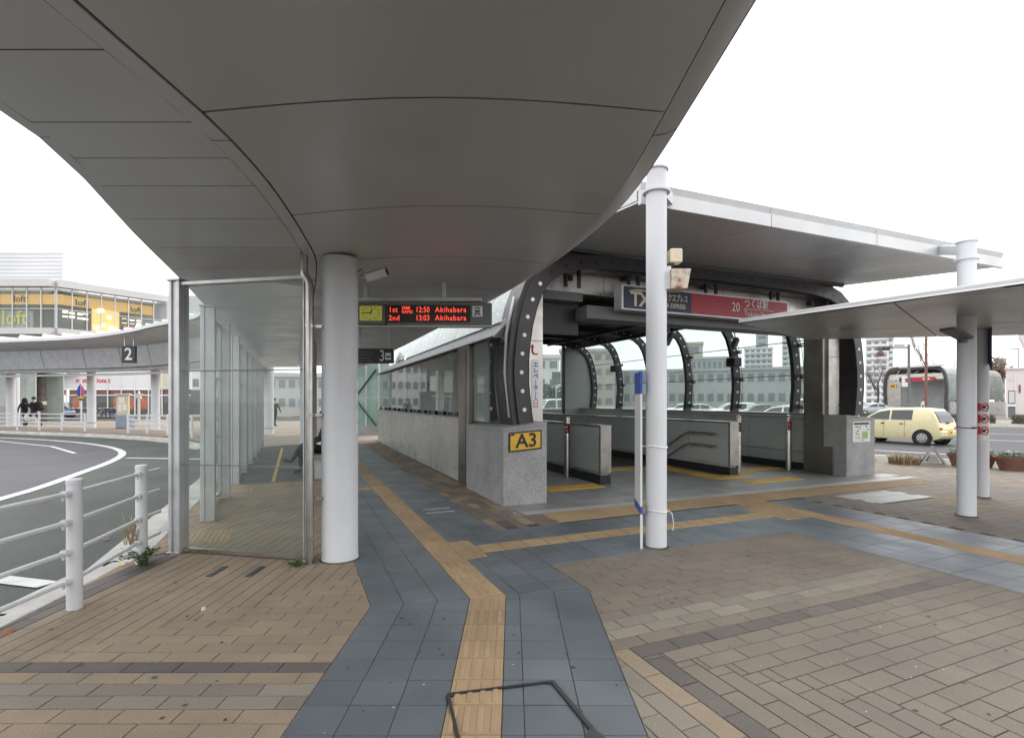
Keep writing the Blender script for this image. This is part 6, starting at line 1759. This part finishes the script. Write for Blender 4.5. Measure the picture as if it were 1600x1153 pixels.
# white kiosk on the right
ka = Vector((.72, -.69, 0)).normalized(); kb = Vector((.69, .72, 0)).normalized()
def KP(px, Y): return Vector(((px - 800) * Y / 800, Y, 0))
kc = KP(1572, 52); kz1 = 1.55 + (627 - 577) * 52 / 800
kk = thing('white_kiosk', 'white kiosk building at the right picture edge', 'building', kc)
def kbx(o, u0, u1, v0, v1, z0, z1, nm, m, parent): return MB().box(o + ka * ((u0 + u1) / 2) + kb * ((v0 + v1) / 2) + Z * ((z0 + z1) / 2), (u1 - u0, v1 - v0, z1 - z0), ka, kb).build(nm, m, parent)
kbx(kc, 0, 5, 0, 5, -.2, kz1, 'wall', M['bld_pink'], kk)
kbx(kc, -.1, 5.1, -.2, 5.2, kz1, kz1 + .12, 'roof', M['bld_white'], kk)
kbx(kc, .62, .72, -.06, -.01, 0, kz1 - .5, 'corner_pipe', M['bld_white'], kk)
kbx(kc, .9, 1.05, -.04, -.005, 2.4, 3.2, 'slot_window', M['planter'], kk)
for k in range(4): kbx(kc, .1 + k * .12, .19 + k * .12, -.02, -.004, kz1 - 1.2, kz1 - .95, 'relief_letter', M['conc_pale'], kk)
mc = KP(1575, 48); mz = 1.55 + (627 - 610) * 48 / 800
t = thing('ticket_machine', 'grey machine with pale screen beside the white kiosk', 'machine', mc)
kbx(mc, 0, .5, 0, .4, 0, mz, 'case', M['grey_box'], t); kbx(mc, .06, .44, -.03, -.002, mz * .55, mz - .1, 'screen', M['conc_pale'], t); kbx(mc, -.03, .53, -.12, -.004, mz * .42, mz * .5, 'shelf', M['sign_white'], t)
pc_ = KP(1592, 64); pz0 = 1.55 + (627 - 545) * 64 / 800; pz1 = 1.55 + (627 - 523) * 64 / 800
rf_ = thing('pink_roof', 'pink sloping roof corner at the right picture edge', 'building', pc_)
MB().extr([pc_ + Z * pz1, pc_ + ka * 6 + Z * pz1, pc_ + ka * 6 + Z * pz0, pc_ + ka * .6 + Z * pz0][::-1], kb * 5).build('roof', M['bld_pink'], rf_)
kbx(pc_, .7, 6, .1, 5, 0, pz0 - .01, 'wall', M['bld_pink'], rf_)
# hedge and verge across the street
struct(MB().box(RD(20, 52, -.05), (160, 9, .2), d45, n45).build('far_verge', M['pave_far']))
def leaf_mass(name, label, cat, boxes, n, size, m, parent=None, core=None):
    t = thing(name, label, cat, boxes[0][0])
    mb = MB(); rnd = random.Random(len(label))
    for c, ax, ay, sz in boxes:
        for k in range(n):
            p = Vector(c) + ax * rnd.uniform(-sz[0], sz[0]) + ay * rnd.uniform(-sz[1], sz[1]) + Z * (sz[2] * (1 - rnd.random() ** 2 * 1.0) * rnd.uniform(.75, 1.08))
            a = rnd.uniform(0, 6.28); b = rnd.uniform(-.8, .8)
            d = Vector((math.cos(a) * math.cos(b), math.sin(a) * math.cos(b), math.sin(b))) * size; e = d.orthogonal().normalized() * size * .6
            mb.add([p - d, p + e, p + d, p - e], [(0, 1, 2, 3)])
    mb.build('foliage', m, t, kind='stuff')
    if core:
        for c, ax, ay, sz in boxes: MB().box(Vector(c) + Z * sz[2] * .4, (sz[0] * 1.96, sz[1] * 1.5, sz[2] * .8), ax, ay).build('stems', core, t)
    return t
for d0, lb in ((-14, 'clipped hedge across street behind the cream hatchback'), (-5.5, 'clipped hedge between the two right hand columns'), (3.5, 'clipped hedge across street at right picture edge')):
    leaf_mass('hedge', lb, 'hedge', [(RD(d0, 48.3, .0), d45, n45, (4.1, .55, .62))], 2600, .11, M['hedge'], core=M['bark'])
def leafy_tree(name, label, base, h, r, m, seed, n=2500, size=.25):
    rnd = random.Random(seed); base = Vector(base); t = thing(name, label, 'tree', base)
    MB().tube([base, base + Vector((.1, 0, h * .4)), base + Vector((0, .1, h * .8))], [.2, .14, .05], 8).build('trunk', M['bark'], t)
    mb = MB()
    blobs = [(Vector((rnd.uniform(-r, r) * .6, rnd.uniform(-r, r) * .6, h * rnd.uniform(.42, .9))), r * rnd.uniform(.35, .6)) for k in range(12)]
    for k in range(n):
        c, rr = rnd.choice(blobs); v_ = Vector((rnd.gauss(0, 1), rnd.gauss(0, 1), rnd.gauss(0, 1))).normalized() * rr * rnd.uniform(.5, 1)
        p = base + c + v_; a = rnd.uniform(0, 6.28); b = rnd.uniform(-1, 1); d = Vector((math.cos(a) * math.cos(b), math.sin(a) * math.cos(b), math.sin(b))) * size; e = d.orthogonal().normalized() * size * .6
        mb.add([p - d, p + e, p + d, p - e], [(0, 1, 2, 3)])
    mb.build('crown', m, t)
    return t
leafy_tree('brown_tree', 'dense brown leaved tree right of the slim white column', ((1542 - 800) * 78 / 800, 78, 0), 8.4, 2.6, M['tree_rust'], 4)
leafy_tree('green_bush', 'dark green shrub seen past the end of station hall', ((868 - 800) * 52 / 800, 52, 0), 3.2, 1.6, M['tree_dark'], 9, 1200, .16)
for k, (px, Y, h) in enumerate(((1398, 150, 12), (1412, 155, 11), (1432, 150, 10), (1446, 160, 12), (1480, 120, 13))):
    bare_tree('bare_tree', ['reddish bare tree beside the white tower side', 'thin bare tree above left end of far entrance roof', 'thin bare tree above the middle of far entrance', 'tall thin bare tree right of rusty pole', 'bare tree touching the thick column on its left'][k], ((px - 800) * Y / 800, Y, 0), h, M['twig'], M['twig'], 40 + k, levels=5, spread=.6)
# traffic signal with overhead arm
Yt = 36; tx = (1420 - 800) * Yt / 800
ts = thing('traffic_signal', 'grey signal mast with overhead arm across the street', 'traffic signal', (tx, Yt, -.1))
zt = 1.55 + (627 - 538) * Yt / 800
MB().cyl((tx, Yt, -.1), (tx, Yt, zt), .11, .08, n=10).build('mast', M['grey_box'], ts)
za = 1.55 + (627 - 543) * Yt / 800; ax0 = (1371 - 800) * Yt / 800
MB().cyl((tx, Yt, za), (ax0, Yt, za - .0), .06, n=8).build('arm', M['grey_box'], ts)
hd_ = MB().bbox((ax0 + .35, Yt - .05, za - .06), (.95, .2, .3), r=.05).build('signal_head', M['grey_box'], ts)
for k in range(3): MB().cyl((ax0 + .06 + k * .29, Yt - .16, za - .06), (ax0 + .06 + k * .29, Yt - .2, za - .06), .11, n=12).build('lens', M['planter'] if k == 0 else M['dark_metal'], hd_)
MB().lathe((ax0 + .2, Yt, za - .62), [(.05, 0), (.2, .08), (.22, .2), (.2, .32), (.05, .4)], 10).build('detector', M['planter'], ts)
MB().bbox(((1404 - 800) * Yt / 800, Yt - .08, za + .05), (.75, .05, .34), r=.01).build('name_board', M['bld_grey'], ts)
MB().bbox((tx, Yt - .1, .9), (.5, .35, .9), r=.03).build('control_box', M['grey_box'], ts)
MB().bbox(((1411 - 800) * Yt / 800, Yt - .15, 1.55 + (627 - 597) * Yt / 800), (.36, .16, .7), r=.03).build('pedestrian_signal', M['bld_white'], ts)
MB().bbox(((1413 - 800) * Yt / 800, Yt - .25, 1.55 + (627 - 594) * Yt / 800), (.22, .06, .28), r=.03).build('red_lens', M['sign_red'], ts)
def pole(px, ytop, Y, m, label, lamp=False, r=.07):
    x = (px - 800) * Y / 800; z = 1.55 + (627 - ytop) * Y / 800
    t = thing('lamp_post' if lamp else 'utility_pole', label, 'lamp post' if lamp else 'pole', (x, Y, 0))
    MB().cyl((x, Y, -.1), (x, Y, z), r, r * .7, n=8).build('shaft', m, t)
    MB().lathe((x, Y, -.1), [(r * 2, 0), (r * 2, .05), (r, .1)], 8).build('foot', m, t)
    if lamp:
        MB().bbox((x - .4, Y, z), (.9, .2, .1), r=.03).build('head', M['grey_box'], t)
    return t
pole(1447, 470, 38, M['planter'], 'tall rusty brown pole right of the signal mast', r=.1)
pole(1591, 545, 60, M['grey_box'], 'small street lamp above the white kiosk', True)
pole(1278, 515, 48, M['grey_box'], 'grey lamp post seen through the rightmost station glass', True, .12)
# no parking sign behind glass
Yn = 30; nx = (918 - 800) * Yn / 800; nz = 1.55 + (627 - 575) * Yn / 800
t = thing('road_sign', 'round blue and red no parking sign behind far rib', 'road sign', (nx, Yn, 0))
MB().cyl((nx, Yn, -.1), (nx, Yn, nz + .3), .03, n=8).build('post', M['alu'], t)
MB().cyl((nx, Yn - .04, nz), (nx, Yn - .06, nz), .3, n=24).build('disc', M['txt_red'], t); MB().cyl((nx, Yn - .06, nz), (nx, Yn - .07, nz), .22, n=24).build('blue_disc', M['txt_blue'], t)
MB().box((nx, Yn - .075, nz), (.44, .006, .05), (XA - Z).normalized(), YA, (XA + Z).normalized()).build('slash', M['txt_red'], t)
t = thing('sign_back', 'grey rounded sign back on post past hall end', 'road sign', ((869 - 800) * 30 / 800, 30, 0)); sx_ = (869 - 800) * 30 / 800
MB().cyl((sx_, 30, -.1), (sx_, 30, 3.4), .03, n=8).build('post', M['alu'], t); MB().bbox((sx_, 29.95, 2.9), (.5, .03, .75), r=.012).build('plate', M['grey_box'], t)

# ============================================================ FORECOURT FURNITURE
af = thing('folding_barricade', 'small grey triangular barricade standing by the street kerb', 'barricade', (10.1, 12.4, 0))
ac = Vector((10.15, 12.35, 0)); ax_ = Vector((.86, -.5, 0)); ay_ = Vector((.5, .86, 0))
for off, lean in ((-.16, 1), (.16, -1)):
    a, b, c = ac - ax_ * .25 + ay_ * off, ac + ax_ * .25 + ay_ * off, ac + ay_ * off * .15 + Z * .46
    for p, q in ((a, c), (b, c), (a + Z * .03, b + Z * .03)):
        d_ = (q - p).normalized(); MB().box((p + q) / 2, ((q - p).length + .03, .035, .04), d_, ay_, d_.cross(ay_)).build('bar', M['wood'], af)
    MB().extr([ac - ax_ * .13 + ay_ * off * .75 + Z * .08, ac + ax_ * .13 + ay_ * off * .75 + Z * .08, ac + ax_ * .07 + ay_ * off * .6 + Z * .22, ac - ax_ * .07 + ay_ * off * .6 + Z * .22], ay_ * .01).build('plate', M['wood'], af)
def planter(c, d_, L, label, seed):
    rnd = random.Random(seed); c = Vector(c); t = thing('planter', label, 'planter', c); n_ = Vector((-d_.y, d_.x, 0))
    mb = MB(); rows = []
    for sx_, z, k in ((.4, 0, .8), (.5, .26, 1), (.53, .27, 1.02), (.53, .31, 1.02), (.49, .31, .96)):
        ring = []
        for i in range(20):
            a = i * math.pi / 10; e = .55
            cx = math.copysign(abs(math.cos(a)) ** e, math.cos(a)); sy = math.copysign(abs(math.sin(a)) ** e, math.sin(a))
            ring.append(c + d_ * (cx * L * sx_) + n_ * (sy * .18 * k) + Z * z)
        rows.append(ring + [ring[0]])
    mb.grid([r[::-1] for r in rows]); mb.add(rows[0][:-1], [tuple(range(20))]); mb.build('tub', M['planter'], t, smooth=True)
    MB().box(c + Z * .27, (L * .84, .28, .03), d_, n_).build('soil', M['soil'], t)
    lf = MB(); pt = MB()
    for k in range(260):
        p = c + d_ * rnd.uniform(-.42, .42) * L + n_ * rnd.uniform(-.12, .12) + Z * (.29 + rnd.random() * .1); a = rnd.uniform(0, 6.28)
        d2 = Vector((math.cos(a), math.sin(a), rnd.uniform(0, 1))).normalized() * .045; e = d2.orthogonal().normalized() * .02
        lf.add([p, p + d2 * .5 + e, p + d2, p + d2 * .5 - e], [(0, 1, 2, 3)])
    for k in range(10):
        p = c + d_ * rnd.uniform(-.4, .4) * L + n_ * rnd.uniform(-.1, .1) + Z * (.38 + rnd.random() * .05)
        for j in range(5):
            a = j * 1.256; q = Vector((math.cos(a), math.sin(a), .4)) * .035; e = q.cross(Z) * .5
            pt.add([p, p + q * .6 + e, p + q, p + q * .6 - e], [(0, 1, 2, 3)])
    lf.build('leaves', M['leaf'], t, kind='stuff'); pt.build('flowers', M['petal_white'], t, kind='stuff')
planter((11.42, 11.45, 0), Vector((.9, -.44, 0)).normalized(), .95, 'brown flower planter with pale flowers at right picture edge', 1)
planter((10.95, 12.2, 0), Vector((.8, -.6, 0)), .9, 'brown planter half hidden behind the slim white column', 2)
def grass_tuft(name, label, c, n, h, r, m, seed, w_=.006):
    rnd = random.Random(seed); c = Vector(c); t = thing(name, label, 'plant', c)
    mb = MB()
    for k in range(n):
        a = rnd.uniform(0, 6.28); rr = r * math.sqrt(rnd.random()); p = c + Vector((math.cos(a) * rr, math.sin(a) * rr, 0)); b = rnd.uniform(0, 6.28); L = h * rnd.uniform(.5, 1.1)
        lean = Vector((math.cos(b), math.sin(b), 0)) * L * rnd.uniform(.2, .9); e = Vector((-math.sin(b), math.cos(b), 0)) * w_
        p1, p2 = p + lean * .4 + Z * L * .7, p + lean + Z * L * rnd.uniform(.75, 1)
        mb.add([p - e, p + e, p1 + e, p1 - e, p2], [(0, 1, 2, 3), (3, 2, 4)])
    mb.build('blades', m, t, kind='stuff')
    return t
grass_tuft('dry_grass', 'tuft of dry brown grass left of the triangular barricade', (9.75, 12.7, 0), 330, .28, .34, M['leaf_dry'], 1, .007)
grass_tuft('dry_grass', 'tuft of dry brown grass right of the triangular barricade', (10.65, 12.0, 0), 130, .3, .22, M['leaf_dry'], 2, .007)
grass_tuft('dry_grass', 'low dry grass along kerb left of barricade', (9.0, 13.5, 0), 150, .16, .5, M['leaf_dry'], 3, .007)
def weed(label, c, n, r, h, seed, dry=None):
    rnd = random.Random(seed); c = Vector(c); t = thing('weed', label, 'plant', c)
    st2 = MB(); lf = MB()
    for k in range(n):
        a = rnd.uniform(0, 6.28); L = rnd.uniform(.4, 1); tip = c + Vector((math.cos(a) * r * L, math.sin(a) * r * L, h * rnd.uniform(.3, 1))); mid = c.lerp(tip, .5) + Z * h * .3
        st2.tube([c + Vector((rnd.uniform(-.03, .03), rnd.uniform(-.03, .03), 0)), mid, tip], .0025, 3)
        for j in range(9):
            f = rnd.random(); p = mid.lerp(tip, f) if rnd.random() < .7 else c.lerp(mid, f); b = rnd.uniform(0, 6.28); q = Vector((math.cos(b), math.sin(b), rnd.uniform(-.1, .7))).normalized() * rnd.uniform(.025, .045); e = q.cross(Z).normalized() * .012
            lf.add([p, p + q * .5 + e, p + q, p + q * .5 - e], [(0, 1, 2, 3)])
    st2.build('stems', M['leaf'], t, kind='stuff'); lf.build('leaves', M['leaf'], t, kind='stuff')
    return t
wd_ = weed('green weed growing round foot of the second fence post', (-3.5, 4.86, .0), 34, .22, .17, 4)
mb = MB()
for j in range(6):
    a = j * 1.047; q = Vector((math.cos(a), math.sin(a), .3)) * .035; p = Vector((-3.56, 4.66, .06)); e = q.cross(Z) * .45; mb.add([p, p + q * .6 + e, p + q, p + q * .6 - e], [(0, 1, 2, 3)])
mb.build('flower', M['petal_yellow'], wd_)
weed('small weed at the foot of thick white column', (-2.02, 4.83, 0), 8, .08, .05, 5)
grass_tuft('dry_grass', 'withered climbing stems on second fence post', (-3.6, 4.84, .2), 40, .3, .05, M['leaf_dry'], 8, .003)
def dead_leaf(label, c, s, seed, m=None):
    rnd = random.Random(seed); c = Vector(c); a = rnd.uniform(0, 6.28); d = Vector((math.cos(a), math.sin(a), .15)) * s; e = Vector((-math.sin(a), math.cos(a), .2)) * s * .6
    mb = MB(); mb.add([c - d, c + e + Z * .015, c + d + Z * .01, c - e, c + Z * .012], [(0, 1, 4), (1, 2, 4), (2, 3, 4), (3, 0, 4)])
    tag(mb.build('paper_scrap' if m else 'fallen_leaf', m or M['leaf_dead']), label, 'scrap' if m else 'leaf')
dead_leaf('orange fallen leaf on asphalt beyond the first fence rail', (*gpx(64, 786, -.12), -.1), .1, 1)
dead_leaf('fallen leaf on asphalt between the two fence posts', (*gpx(166, 845, -.12), -.1), .05, 2)
dead_leaf('small fallen leaf on tan bricks near left picture edge', (*gpx(12, 989), .006), .05, 3)
dead_leaf('pale scrap lying on bricks near the inspection cover', (*gpx(318, 953), .006), .025, 4, M['speck'])
dead_leaf('pale scrap on the floor inside the glass shelter', (*gpx(418, 800), .006), .03, 5, M['speck'])
